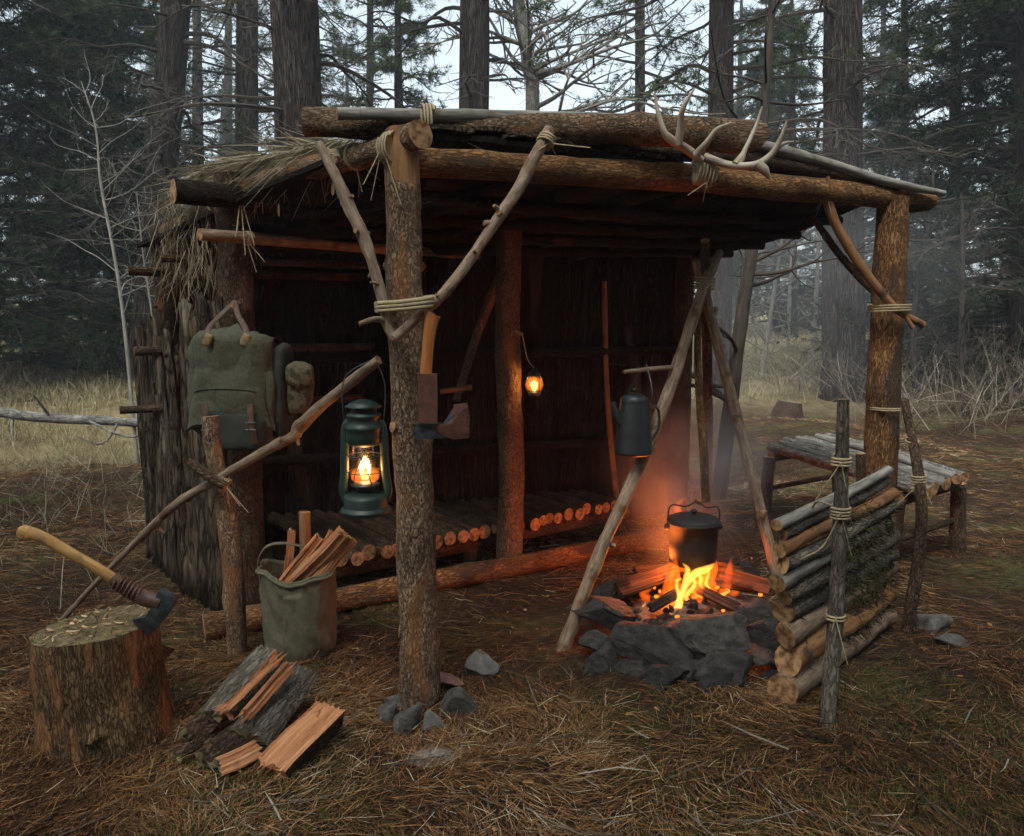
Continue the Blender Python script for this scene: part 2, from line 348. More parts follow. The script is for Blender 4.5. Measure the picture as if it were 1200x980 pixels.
noisemat('handle_wood', [(0.3, (0.20, 0.10, 0.03)), (0.5, (0.38, 0.215, 0.068)), (0.75, (0.50, 0.31, 0.12))], (80, 80, 7), detail=8, rough=0.6, bstr=0.4, bdist=0.002, vary=0.0, rg=0.7, lichen=((0.20, 0.12, 0.05), 16.0, 0.57))
noisemat('handle_orange', [(0.25, (0.26, 0.085, 0.022)), (0.5, (0.38, 0.14, 0.04)), (0.8, (0.46, 0.20, 0.07))], (70, 70, 5), rough=0.5, bstr=0.2, bdist=0.002, vary=0.0)
noisemat('steel_dark', [(0.3, (0.03, 0.035, 0.04)), (0.7, (0.11, 0.125, 0.135))], (40, 40, 40), rough=0.45, bstr=0.3, bdist=0.002, metal=0.7, vary=0.0)
noisemat('iron_black', [(0.3, (0.004, 0.004, 0.0045)), (0.7, (0.014, 0.014, 0.015))], (30, 30, 30), rough=0.7, bstr=0.35, bdist=0.003, spec=0.5, vary=0.0)
noisemat('enamel_blue', [(0.3, (0.006, 0.009, 0.011)), (0.7, (0.018, 0.023, 0.026))], (25, 25, 25), rough=0.5, bstr=0.1, bdist=0.002, spec=0.5, vary=0.0)
noisemat('paint_green', [(0.25, (0.004, 0.013, 0.010)), (0.55, (0.007, 0.025, 0.019)), (0.8, (0.018, 0.045, 0.035))], (28, 28, 28), rough=0.5, bstr=0.2, bdist=0.002, spec=0.5, vary=0.0, lichen=((0.03, 0.028, 0.022), 26.0, 0.66))
noisemat('moss', [(0.3, (0.022, 0.026, 0.010)), (0.55, (0.06, 0.062, 0.026)), (0.8, (0.115, 0.105, 0.05))], (1, 1, 1), rough=1.0, bstr=0.0, vary=0.0)
noisemat('ash', [(0.3, (0.03, 0.028, 0.027)), (0.6, (0.10, 0.095, 0.09)), (0.8, (0.2, 0.19, 0.18))], (30, 30, 30), detail=8, rough=1.0, bstr=0.8, bdist=0.01, vary=0.0)
noisemat('burnt_wood', [(0.3, (0.02, 0.011, 0.007)), (0.5, (0.085, 0.035, 0.016)), (0.75, (0.26, 0.11, 0.05))], (42, 42, 3.2), detail=9, rough=0.9, bstr=1.0, bdist=0.008, vary=0.3, lichen=((0.012, 0.009, 0.008), 9.0, 0.52))
noisemat('charred', [(0.3, (0.008, 0.007, 0.006)), (0.55, (0.03, 0.022, 0.018)), (0.75, (0.12, 0.06, 0.03))], (40, 40, 8), detail=8, rough=0.9, bstr=0.8, bdist=0.006, vary=0.3)

# cut ends with rings
m, t = newmat('cut_end'); v, oi, a = coords(t, (1, 1, 0))
sx = N(t, 'ShaderNodeSeparateXYZ'); t.links.new(a.outputs['Vector'], sx.inputs[0])
cb = N(t, 'ShaderNodeCombineXYZ'); t.links.new(sx.outputs[0], cb.inputs[0]); t.links.new(sx.outputs[1], cb.inputs[1])
ln = N(t, 'ShaderNodeVectorMath', operation='LENGTH'); t.links.new(cb.outputs[0], ln.inputs[0])
n1 = N(t, 'ShaderNodeTexNoise'); n1.inputs['Scale'].default_value = 40; n1.inputs['Detail'].default_value = 6; t.links.new(v, n1.inputs['Vector'])
ml = N(t, 'ShaderNodeMath', operation='MULTIPLY_ADD'); ml.inputs[1].default_value = 1500.0; t.links.new(ln.outputs['Value'], ml.inputs[0])
n2 = N(t, 'ShaderNodeMath', operation='MULTIPLY'); n2.inputs[1].default_value = 7.0; t.links.new(n1.outputs['Fac'], n2.inputs[0]); t.links.new(n2.outputs[0], ml.inputs[2])
si = N(t, 'ShaderNodeMath', operation='SINE'); t.links.new(ml.outputs[0], si.inputs[0])
mr = N(t, 'ShaderNodeMapRange'); mr.inputs['From Min'].default_value = -1; t.links.new(si.outputs[0], mr.inputs['Value'])
r = ramp(t, [(0, (0.30, 0.165, 0.078)), (1, (0.40, 0.245, 0.125))]); t.links.new(mr.outputs[0], r.inputs[0])
r2 = ramp(t, [(0.36, (0.34, 0.27, 0.22)), (0.6, (1, 1, 1))]); t.links.new(n1.outputs['Fac'], r2.inputs[0])
finish(t, mix(t, 1.0, r.outputs[0], r2.outputs[0], 'MULTIPLY'), 0.85, n1.outputs['Fac'], 0.5, 0.004, 0.2, 0, 0.2, oi)
# old mossy sawn face of the chopping block
noisemat('cut_old', [(0.25, (0.045, 0.045, 0.02)), (0.5, (0.13, 0.115, 0.06)), (0.75, (0.26, 0.21, 0.12))], (18, 18, 18), detail=9, rough=0.95, bstr=0.9, bdist=0.008, vary=0.0, rg=0.75)

m, t = newmat('cut_block'); a = N(t, 'ShaderNodeAttribute', attribute_name='bco'); sx = N(t, 'ShaderNodeSeparateXYZ'); t.links.new(a.outputs['Vector'], sx.inputs[0])
an_ = N(t, 'ShaderNodeMath', operation='ARCTAN2'); t.links.new(sx.outputs[1], an_.inputs[0]); t.links.new(sx.outputs[0], an_.inputs[1])
cb = N(t, 'ShaderNodeCombineXYZ'); t.links.new(sx.outputs[0], cb.inputs[0]); t.links.new(sx.outputs[1], cb.inputs[1])
ln = N(t, 'ShaderNodeVectorMath', operation='LENGTH'); t.links.new(cb.outputs[0], ln.inputs[0])
n1 = N(t, 'ShaderNodeTexNoise'); n1.inputs['Scale'].default_value = 14; n1.inputs['Detail'].default_value = 10; n1.inputs['Roughness'].default_value = .72; t.links.new(cb.outputs[0], n1.inputs['Vector'])
ml = N(t, 'ShaderNodeMath', operation='MULTIPLY_ADD'); ml.inputs[1].default_value = 900.0; t.links.new(ln.outputs['Value'], ml.inputs[0])
n2 = N(t, 'ShaderNodeMath', operation='MULTIPLY'); n2.inputs[1].default_value = 16.0; t.links.new(n1.outputs['Fac'], n2.inputs[0]); t.links.new(n2.outputs[0], ml.inputs[2])
si = N(t, 'ShaderNodeMath', operation='SINE'); t.links.new(ml.outputs[0], si.inputs[0])
mr = N(t, 'ShaderNodeMapRange'); mr.inputs['From Min'].default_value = -1; mr.inputs['To Min'].default_value = .6; mr.inputs['To Max'].default_value = 1.15; t.links.new(si.outputs[0], mr.inputs['Value'])
r = ramp(t, [(0.3, (0.05, 0.042, 0.02)), (0.48, (0.15, 0.115, 0.055)), (0.62, (0.25, 0.185, 0.095)), (0.78, (0.40, 0.31, 0.175))]); t.links.new(n1.outputs['Fac'], r.inputs[0])
c = mix(t, 1.0, r.outputs[0], mr.outputs[0], 'MULTIPLY')
cv = N(t, 'ShaderNodeCombineXYZ'); am = N(t, 'ShaderNodeMath', operation='MULTIPLY'); am.inputs[1].default_value = 3.2; t.links.new(an_.outputs[0], am.inputs[0]); t.links.new(am.outputs[0], cv.inputs[0]); lm_ = N(t, 'ShaderNodeMath', operation='MULTIPLY'); lm_.inputs[1].default_value = 7.0; t.links.new(ln.outputs['Value'], lm_.inputs[0]); t.links.new(lm_.outputs[0], cv.inputs[1])
n3 = N(t, 'ShaderNodeTexNoise'); n3.inputs['Scale'].default_value = 1.6; n3.inputs['Detail'].default_value = 2; t.links.new(cv.outputs[0], n3.inputs['Vector'])
ab_ = N(t, 'ShaderNodeMath', operation='SUBTRACT'); ab_.inputs[1].default_value = .5; t.links.new(n3.outputs['Fac'], ab_.inputs[0]); ab2 = N(t, 'ShaderNodeMath', operation='ABSOLUTE'); t.links.new(ab_.outputs[0], ab2.inputs[0])
ck = ramp(t, [(0.0, (0.12, 0.1, 0.08)), (0.018, (1, 1, 1))]); t.links.new(ab2.outputs[0], ck.inputs[0])
c = mix(t, 1.0, c, ck.outputs[0], 'MULTIPLY')
hh = N(t, 'ShaderNodeMath', operation='ADD'); t.links.new(n1.outputs['Fac'], hh.inputs[0]); t.links.new(ck.outputs[0], hh.inputs[1])
finish(t, c, .95, hh.outputs[0], 1.0, .008, .2, 0, 0, None)

def blade_mat(name, stops, transl=0.0, rough=0.8):
    """blades and needles: bco.x is a random number per blade"""
    m, t = newmat(name); a = N(t, 'ShaderNodeAttribute', attribute_name='bco'); s_ = N(t, 'ShaderNodeSeparateXYZ'); t.links.new(a.outputs['Vector'], s_.inputs[0])
    r = ramp(t, stops); t.links.new(s_.outputs[0], r.inputs[0])
    p = N(t, 'ShaderNodeBsdfPrincipled'); p.inputs['Roughness'].default_value = rough; p.inputs['Specular IOR Level'].default_value = 0.2
    oi = N(t, 'ShaderNodeObjectInfo'); mr = N(t, 'ShaderNodeMapRange'); mr.inputs['To Min'].default_value = 0.75; mr.inputs['To Max'].default_value = 1.25; t.links.new(oi.outputs['Random'], mr.inputs['Value'])
    h = N(t, 'ShaderNodeHueSaturation'); t.links.new(mr.outputs[0], h.inputs['Value']); t.links.new(r.outputs[0], h.inputs['Color'])
    t.links.new(h.outputs[0], p.inputs['Base Color'])
    o = N(t, 'ShaderNodeOutputMaterial')
    if transl:
        tr = N(t, 'ShaderNodeBsdfTranslucent'); t.links.new(h.outputs[0], tr.inputs[0]); mxs = N(t, 'ShaderNodeMixShader'); mxs.inputs[0].default_value = transl
        t.links.new(p.outputs[0], mxs.inputs[1]); t.links.new(tr.outputs[0], mxs.inputs[2]); t.links.new(mxs.outputs[0], o.inputs[0])
    else: t.links.new(p.outputs[0], o.inputs[0])
blade_mat('needle_green', [(0, (0.020, 0.036, 0.012)), (0.5, (0.042, 0.068, 0.022)), (0.88, (0.075, 0.098, 0.034)), (0.95, (0.13, 0.09, 0.04)), (1, (0.16, 0.10, 0.045))], 0.25)
blade_mat('needle_dark', [(0, (0.010, 0.020, 0.007)), (0.5, (0.022, 0.040, 0.014)), (0.9, (0.042, 0.060, 0.022)), (0.97, (0.085, 0.058, 0.026))], 0.2)
blade_mat('litter', [(0, (0.03, 0.018, 0.010)), (0.22, (0.09, 0.044, 0.019)), (0.45, (0.22, 0.10, 0.036)), (0.7, (0.37, 0.19, 0.075)), (0.92, (0.50, 0.34, 0.18)), (1, (0.60, 0.50, 0.34))])
blade_mat('straw', [(0, (0.09, 0.072, 0.042)), (0.5, (0.21, 0.175, 0.11)), (1, (0.38, 0.33, 0.235))], 0.2)
blade_mat('dry_grass', [(0, (0.16, 0.13, 0.065)), (0.5, (0.33, 0.28, 0.155)), (0.9, (0.48, 0.42, 0.26)), (1, (0.18, 0.18, 0.08))], 0.3)
blade_mat('green_blade', [(0, (0.035, 0.045, 0.010)), (0.6, (0.085, 0.10, 0.024)), (1, (0.17, 0.165, 0.05))], 0.3)
blade_mat('twig', [(0, (0.05, 0.038, 0.028)), (0.6, (0.13, 0.105, 0.08)), (1, (0.36, 0.32, 0.26))])
blade_mat('chip', [(0, (0.30, 0.17, 0.08)), (1, (0.58, 0.43, 0.26))])
blade_mat('moss_blade', [(0, (0.022, 0.020, 0.010)), (0.5, (0.05, 0.046, 0.02)), (0.85, (0.085, 0.075, 0.035)), (1, (0.17, 0.14, 0.08))], 0.2)

# ground: needle duff, dark soil, moss, pale dead grass away from the camp
m, t = newmat('forest_floor')
ge = N(t, 'ShaderNodeNewGeometry'); pos = ge.outputs['Position']
def nz(scale, detail=6, rg=0.65, vec=None):
    n = N(t, 'ShaderNodeTexNoise'); n.inputs['Scale'].default_value = scale; n.inputs['Detail'].default_value = detail; n.inputs['Roughness'].default_value = rg
    t.links.new(vec or pos, n.inputs['Vector']); return n.outputs['Fac']
mp = N(t, 'ShaderNodeVectorMath', operation='MULTIPLY'); mp.inputs[1].default_value = (1.0, 3.2, 1.0); t.links.new(pos, mp.inputs[0])
fine = nz(16, 9, 0.75, mp.outputs[0])
r1 = ramp(t, [(0.34, (0.010, 0.007, 0.005)), (0.47, (0.038, 0.022, 0.012)), (0.58, (0.10, 0.056, 0.027)), (0.74, (0.24, 0.155, 0.085))]); t.links.new(fine, r1.inputs[0])
soil = ramp(t, [(0.42, (0, 0, 0)), (0.55, (1, 1, 1))]); t.links.new(nz(1.7, 6, 0.6), soil.inputs[0])
c = mix(t, soil.outputs[0], r1.outputs[0], (0.035, 0.022, 0.014)); 
c = mix(t, 0.55, r1.outputs[0], c)
mo = ramp(t, [(0.50, (0, 0, 0)), (0.62, (1, 1, 1))]); t.links.new(nz(1.15, 7, 0.7), mo.inputs[0])
mc_ = ramp(t, [(0.32, (0.022, 0.024, 0.008)), (0.66, (0.125, 0.118, 0.042))]); t.links.new(fine, mc_.inputs[0])
c = mix(t, mo.outputs[0], c, mc_.outputs[0])
sp_ = N(t, 'ShaderNodeSeparateXYZ'); t.links.new(pos, sp_.inputs[0])
far = N(t, 'ShaderNodeMapRange', interpolation_type='SMOOTHSTEP'); far.inputs['From Min'].default_value = 7.6; far.inputs['From Max'].default_value = 11.5; xr = N(t, 'ShaderNodeMapRange', interpolation_type='SMOOTHSTEP'); xr.inputs['From Min'].default_value = -.5; xr.inputs['From Max'].default_value = 2.5; xr.inputs['To Max'].default_value = -3.6; t.links.new(sp_.outputs[0], xr.inputs['Value'])
yx = N(t, 'ShaderNodeMath', operation='ADD'); t.links.new(sp_.outputs[1], yx.inputs[0]); t.links.new(xr.outputs[0], yx.inputs[1])
yn = N(t, 'ShaderNodeMath', operation='MULTIPLY_ADD'); yn.inputs[1].default_value = 2.4; t.links.new(nz(.9, 4, .6), yn.inputs[0]); t.links.new(yx.outputs[0], yn.inputs[2])
t.links.new(yn.outputs[0], far.inputs['Value'])
gr = ramp(t, [(0.3, (0.10, 0.08, 0.04)), (0.5, (0.22, 0.18, 0.095)), (0.75, (0.36, 0.30, 0.17))]); t.links.new(nz(2.2, 8, 0.7), gr.inputs[0])
c = mix(t, far.outputs[0], c, gr.outputs[0])
finish(t, c, 0.95, fine, 1.0, 0.03, 0.15, 0, 0, None)

def emis(name, col, strength):
    m, t = newmat(name); e = N(t, 'ShaderNodeEmission'); e.inputs[0].default_value = (*col, 1); e.inputs[1].default_value = strength
    o = N(t, 'ShaderNodeOutputMaterial'); t.links.new(e.outputs[0], o.inputs[0])
def vemis(name, col, strength):
    m, t = newmat(name); e = N(t, 'ShaderNodeEmission'); e.inputs[0].default_value = (*col, 1); e.inputs[1].default_value = strength
    o = N(t, 'ShaderNodeOutputMaterial'); t.links.new(e.outputs[0], o.inputs['Volume'])
vemis('flame_core', (1.0, 0.38, 0.05), 34.0)
vemis('flame_outer', (1.0, 0.13, 0.007), 9.0)
vemis('lamp_glow', (1.0, 0.17, 0.01), 9.0)
emis('lamp_flame', (1.0, 0.46, 0.08), 2.4)
emis('ember', (1.0, 0.13, 0.012), 1.5)
m, t = newmat('glass'); tr = N(t, 'ShaderNodeBsdfTransparent'); tr.inputs[0].default_value = (0.86, 0.88, 0.88, 1); gl = N(t, 'ShaderNodeBsdfGlossy'); gl.inputs['Roughness'].default_value = 0.12
mx_ = N(t, 'ShaderNodeMixShader'); mx_.inputs[0].default_value = 0.10; o_ = N(t, 'ShaderNodeOutputMaterial')
t.links.new(tr.outputs[0], mx_.inputs[1]); t.links.new(gl.outputs[0], mx_.inputs[2]); t.links.new(mx_.outputs[0], o_.inputs[0])
m, t = newmat('haze_air'); pv = N(t, 'ShaderNodeVolumePrincipled'); pv.inputs['Color'].default_value = (0.80, 0.88, 1.0, 1); pv.inputs['Density'].default_value = 0.0026; pv.inputs['Anisotropy'].default_value = 0.1
o_ = N(t, 'ShaderNodeOutputMaterial'); t.links.new(pv.outputs[0], o_.inputs['Volume'])

# ------------------------------------------------------------------ ground
def axis_vals(lo, a, b, hi, st):
    mid = list(np.arange(a, b, st)); left, right = [], []
    x, d = a, st
    while x > lo: d *= 1.09; x -= d; left.append(x)
    x, d = mid[-1], st
    while x < hi: d *= 1.06; x += d; right.append(x)
    return A_(left[::-1] + mid + right)
xs = axis_vals(-120, -4.5, 4.0, 120, 0.045); ys = axis_vals(-45, 1.2, 7.0, 150, 0.045)
gx, gy = np.meshgrid(xs, ys, indexing='ij')
gv = np.stack([gx, gy, gz(gx, gy)], -1).reshape(-1, 3)
i, j = np.meshgrid(np.arange(len(xs) - 1), np.arange(len(ys) - 1), indexing='ij'); ny = len(ys)
q = np.stack([i * ny + j, (i + 1) * ny + j, (i + 1) * ny + j + 1, i * ny + j + 1], -1).reshape(-1, 4)
mb = MB(); mb.add(gv, q); ground = mb.build('ground', ['forest_floor'], kind='structure')

def blades(name, base, dirs, length, width, mat, bend=0.0, label=None, category=None, parent=None, O=(0, 0, 0), tri=False, rnd=None):
    """many thin strips: base points, unit directions, lengths; widthways axis is horizontal-ish"""
    n = len(base); L = np.broadcast_to(length, (n,))[:, None]; Wd = np.broadcast_to(width, (n,))[:, None]
    ref = rng.normal(size=(n, 3)); side = np.cross(dirs, ref); side /= np.linalg.norm(side, axis=1)[:, None] + 1e-9
    nb = np.cross(side, dirs)
    bd = np.broadcast_to(bend, (n,))[:, None]
    mid = base + dirs * L * 0.5 + nb * L * bd * 0.5
    tip = base + dirs * L + A_([0, 0, 0]) * L
    if rnd is None: rnd = rng.uniform(0, 1, n)
    if tri:
        V = np.stack([base - side * Wd / 2, base + side * Wd / 2, tip], 1).reshape(-1, 3)
        f = np.arange(3 * n).reshape(-1, 3); k = 3
        fl = [(f, 0)]
    else:
        V = np.stack([base - side * Wd / 2, base + side * Wd / 2, mid + side * Wd / 2, mid - side * Wd / 2, tip + side * Wd * 0.2, tip - side * Wd * 0.2], 1).reshape(-1, 3)
        i0 = np.arange(n) * 6; k = 6
        f = np.concatenate([np.stack([i0, i0 + 1, i0 + 2, i0 + 3], -1), np.stack([i0 + 3, i0 + 2, i0 + 4, i0 + 5], -1)])
    b = np.repeat(np.stack([rnd, rng.uniform(0, 1, n), rng.uniform(0, 1, n)], -1), k, 0)
    mb = MB(); mb.add(V, f, b)
    if name is None: return mb
    o = mb.build(name, [mat], parent, O, smooth=False, kind='stuff')
    if label: tag(o, label, category)
    return o

def scatter(n, dmin, dmax, half=0.72, power=1.6):
    """points on the ground in front of the camp, denser near it"""
    u = rng.uniform(0, 1, n); e = 1 - power
    d = (dmin ** e + u * (dmax ** e - dmin ** e)) ** (1 / e)
    x = rng.uniform(-1, 1, n) * (half * d + 0.5)
    return x, d

# ------------------------------------------------------------------ shelter frame points (metres)
PA = A_([-0.325, 2.56]); PB = A_([-1.27, 3.56]); PC = A_([1.84, 3.77]); PD = A_([1.17, 5.35]); PE = A_([-1.93, 4.32])
FD = unit(np.append(PC - PA, 0)); RD = unit(np.append(PD - PE, 0))
BACK = A_([-FD[1], FD[0], 0])
def gp(p, dz=0.0): return A_([p[0], p[1], g1(p[0], p[1]) + dz])

shelter = thing('lean_to_shelter', 'open log lean-to shelter with bark walls and thatched roof in the clearing', 'shelter', gp(A_([0.2, 4.0])))
SO = tuple(shelter.location)
def spart(name, mats, fn, parent=None, smooth=True, kind=None):
    mb = MB(); fn(mb); return mb.build(name, mats, parent or shelter, SO, smooth, kind)

def wrap(mb, c, axis, r, turns=4, pitch=0.011, cr=0.0045, flat=1.0, skew=0.0):
    axis = unit(axis); u = unit(np.cross(axis, [0.3, 0.5, 0.81])); v = np.cross(axis, u)
    a = np.linspace(0, 2 * math.pi * turns, 14 * turns + 1)
    P = A_(c) + r * (np.cos(a)[:, None] * u + np.sin(a)[:, None] * v) + axis * ((a / (2 * math.pi) - turns / 2) * pitch)[:, None] + axis * (skew * np.sin(a) * r)[:, None]
    mb.tube(P, cr, seg=5, smooth_pts=False, amp=0.2, freq=200, mc=0)
def dangle(mb, p, n=3, L=0.12, cr=0.0025, spread=0.04):
    for _ in range(n):
        l = L * rng.uniform(0.5, 1.2); d = rng.normal(0, spread, 3); d[2] = 0
        mb.tube([p, p + d * 0.4 + A_([0, 0, -l * 0.4]), p + d + A_([0, 0, -l])], [cr, cr * 0.7], seg=4, n=4, mc=0)

# posts
def post(p0, p1, r, mats=('bark_post', 'cut_end'), amp=0.07, seg=28, knots=3, nm='post'):
    p0 = A_(p0); p1 = A_(p1); mid1 = p0 * 0.66 + p1 * 0.34 + A_([rng.normal(0, .008), 0, 0]); mid2 = p0 * 0.33 + p1 * 0.67 + A_([rng.normal(0, .008), 0, 0])
    return spart(nm, list(mats), lambda mb: mb.tube([p0, mid1, mid2, p1], r, seg=seg, n=26, amp=amp, freq=22, knots=knots))
A0 = gp(PA, -0.03); A1 = W(470, 158, 2.62)
post_a = spart('post', ['bark_post', 'cut_end'], lambda mb: (mb.nubs(mb.tube([A0, A0 * .66 + A1 * .34 * 1 + A_([.006, 0, 0]), A0 * .35 + A1 * .65 + A_([-.004, 0, 0]), A1 * 0.925 + A0 * 0.075], [0.070, 0.065, 0.062, 0.0585], seg=36, n=40, amp=.085, freq=24, knots=9, ob=(None, (-1.5, 0.4, 0))), .062, 4, L=.012)))
spart('peeled_top', ['peeled', 'cut_end'], lambda mb: mb.tube([A1 * 0.85 + A0 * 0.15, A1 * 0.95 + A0 * 0.05, A1], [0.0545, 0.056, 0.054], seg=24, n=6, amp=0.06, freq=25, ob=(None, (0, -0.3, 0))), post_a)
B0 = gp(PB, -0.03); B1 = W(271, 205, 3.6)
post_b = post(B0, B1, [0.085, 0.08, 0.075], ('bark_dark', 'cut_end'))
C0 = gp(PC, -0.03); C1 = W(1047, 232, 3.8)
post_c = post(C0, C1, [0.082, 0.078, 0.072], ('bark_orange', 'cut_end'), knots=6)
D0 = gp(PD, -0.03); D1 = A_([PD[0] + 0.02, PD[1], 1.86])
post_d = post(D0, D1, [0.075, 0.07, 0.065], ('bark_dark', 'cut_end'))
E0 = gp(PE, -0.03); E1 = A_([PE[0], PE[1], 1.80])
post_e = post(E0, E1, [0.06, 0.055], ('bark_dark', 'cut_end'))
M0 = gp(A_([-0.014, 4.12]), -0.03); M1 = A_([-0.014, 4.12, 1.95])
post_m = post(M0, M1, [0.072, 0.068, 0.066], ('bark_post', 'cut_end'), knots=4)

# beams
fb0 = W(476, 190, 2.68); fb1 = W(1086, 237, 3.92)
spart('front_beam', ['bark_orange', 'cut_end'], lambda mb: mb.tube([fb0 - FD * 0.05, fb0 * 0.6 + fb1 * 0.4 + A_([0, 0, .02]), fb0 * 0.25 + fb1 * 0.75 + A_([0, 0, .012]), fb1], [0.050, 0.054, 0.054, 0.047], seg=22, n=14, amp=0.11, freq=14, knots=8, ob=(None, (0.3, -0.5, 0.1))))
rl0 = W(357, 143, 2.80); rl1 = W(872, 160, 3.12)
spart('ridge_log', ['bark_post', 'cut_end'], lambda mb: mb.tube([rl0, rl0 * .66 + rl1 * .34 + A_([0, 0, -.006]), rl0 * .3 + rl1 * .7 + A_([0, 0, .012]), rl1], [0.05, 0.052, 0.056, 0.064], seg=22, n=14, amp=0.08, freq=14, knots=6, ob=((0.1, 0.2, 0), (0.45, -1.1, 0.15))))
sb0 = W(493, 157, 2.55); sb1 = W(312, 212, 3.42); sb2 = A_([PE[0] + .03, PE[1], 1.86])
spart('side_beam', ['bark_post', 'cut_end'], lambda mb: mb.tube([sb0, W(440, 178, 2.75), W(390, 190, 3.0), sb1, sb2], [0.045, 0.04, 0.043, 0.045, 0.04], seg=16, n=10, amp=0.12, freq=16, knots=6))
rb0 = W(203, 224, 3.36); rb1 = W(806, 288, 5.35)
spart('rear_beam', ['bark_shaded', 'cut_end'], lambda mb: mb.tube([rb0, rb0 * .5 + rb1 * .5 + A_([0, 0, .015]), rb1], [0.05, 0.055, 0.045], seg=16, n=14, amp=0.1, freq=14, knots=4))
cp0 = W(234, 275, 3.36); cp1 = W(560, 300, 4.70)
spart('cross_pole', ['stick_wood', 'cut_end'], lambda mb: mb.tube([cp0, cp0 * .5 + cp1 * .5, cp1], [0.026, 0.028, 0.025], seg=12, n=8, amp=0.1, freq=20))
gp0 = W(640, 142, 2.98)
spart('roof_edge_pole', ['grey_wood', 'cut_end'], lambda mb: mb.tube([W(395, 133, 2.72), W(640, 138, 2.98), W(790, 147, 3.2), W(880, 168, 3.36), W(962, 190, 3.55), W(1040, 213, 3.72), W(1106, 227, 3.86)], [0.02, 0.025, 0.028, 0.027, 0.025, 0.022, 0.015], seg=10, n=7, amp=0.14, freq=24, knots=5))
spart('roof_edge_pole', ['bark_dark', 'cut_end'], lambda mb: mb.tube([W(510, 163, 2.84), W(700, 172, 3.1), W(890, 188, 3.42), W(1050, 220, 3.8)], [0.036, 0.042, 0.036, 0.028], seg=10, n=7, amp=0.12, freq=24))

# roof: bark sheet over rafters
def roofz(u, v):        # u along the front 0..1, v to the back 0..1
    return 1.955 + 0.04 * u - 0.20 * v + 0.012 * np.sin(u * 9 + v * 5)
RF0 = A_([PA[0], PA[1]]) - FD[:2] * 0.02 + BACK[:2] * 0.10; RF1 = A_([PC[0], PC[1]]) + FD[:2] * 0.08 + BACK[:2] * 0.06
RB0 = PE - FD[:2] * 0.12 + BACK[:2] * 0.1; RB1 = PD + FD[:2] * 0.22 + BACK[:2] * 0.1
def roofp(u, v, dz=0.0):
    p = (RF0 * (1 - u) + RF1 * u) * (1 - v) + (RB0 * (1 - u) + RB1 * u) * v
    return A_([p[0], p[1], roofz(u, v) + dz])
def roof_sheet(mb, u0, u1, v0, v1, dz, th=0.02, nu=6, nv=6, curl=0.012):
    us = np.linspace(u0, u1, nu); vs = np.linspace(v0, v1, nv)
    top = A_([[roofp(a, b, dz + curl * math.sin((a - u0) / (u1 - u0) * math.pi) + rng.normal(0, .003)) for b in vs] for a in us]).reshape(-1, 3)
    bot = top - A_([0, 0, th])
    i, j = np.meshgrid(np.arange(nu - 1), np.arange(nv - 1), indexing='ij')
    q = np.stack([i * nv + j, (i + 1) * nv + j, (i + 1) * nv + j + 1, i * nv + j + 1], -1).reshape(-1, 4)
    n_ = nu * nv
    fs = [q, q[:, ::-1] + n_]
    ring = [k * nv for k in range(nu)] + [(nu - 1) * nv + k for k in range(1, nv)] + [k * nv + nv - 1 for k in range(nu - 2, -1, -1)] + [k for k in range(nv - 2, 0, -1)]
    ring = A_(ring); r2 = np.roll(ring, -1)
    fs.append(np.stack([ring, ring + n_, r2 + n_, r2], -1))
    sv = np.vstack([top, bot]); bc = np.stack([sv @ FD, sv[:, 2], sv @ BACK], -1)
    mb.add(sv, np.vstack(fs), bc)
spart('roof_sheet', ['bark_shaded'], lambda mb: roof_sheet(mb, 0, 1, 0, 1, 0.05, 0.02, 24, 10, 0.0), smooth=False)
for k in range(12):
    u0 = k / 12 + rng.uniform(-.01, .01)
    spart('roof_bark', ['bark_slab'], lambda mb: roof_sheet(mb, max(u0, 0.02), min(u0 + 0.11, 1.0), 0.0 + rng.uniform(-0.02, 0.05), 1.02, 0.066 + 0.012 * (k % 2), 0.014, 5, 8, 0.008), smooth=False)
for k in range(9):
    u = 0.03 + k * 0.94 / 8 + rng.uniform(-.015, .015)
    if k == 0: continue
    spart('rafter', ['bark_shaded', 'cut_end'], lambda mb: mb.tube([roofp(u, 0.02, -0.005), roofp(u + rng.normal(0, .01), .5, -0.01), roofp(u, 1.0, -0.005)], [0.03, 0.033, 0.028], seg=10, n=8, amp=0.12, freq=15))
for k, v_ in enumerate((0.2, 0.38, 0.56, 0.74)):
    spart('roof_pole', ['bark_shaded', 'cut_end'], lambda mb: mb.tube([roofp(0.02, v_, -0.05), roofp(.5, v_ + .02, -0.06), roofp(0.99, v_, -0.05)], [0.028, 0.032, 0.024], seg=10, n=10, amp=0.12, freq=15))

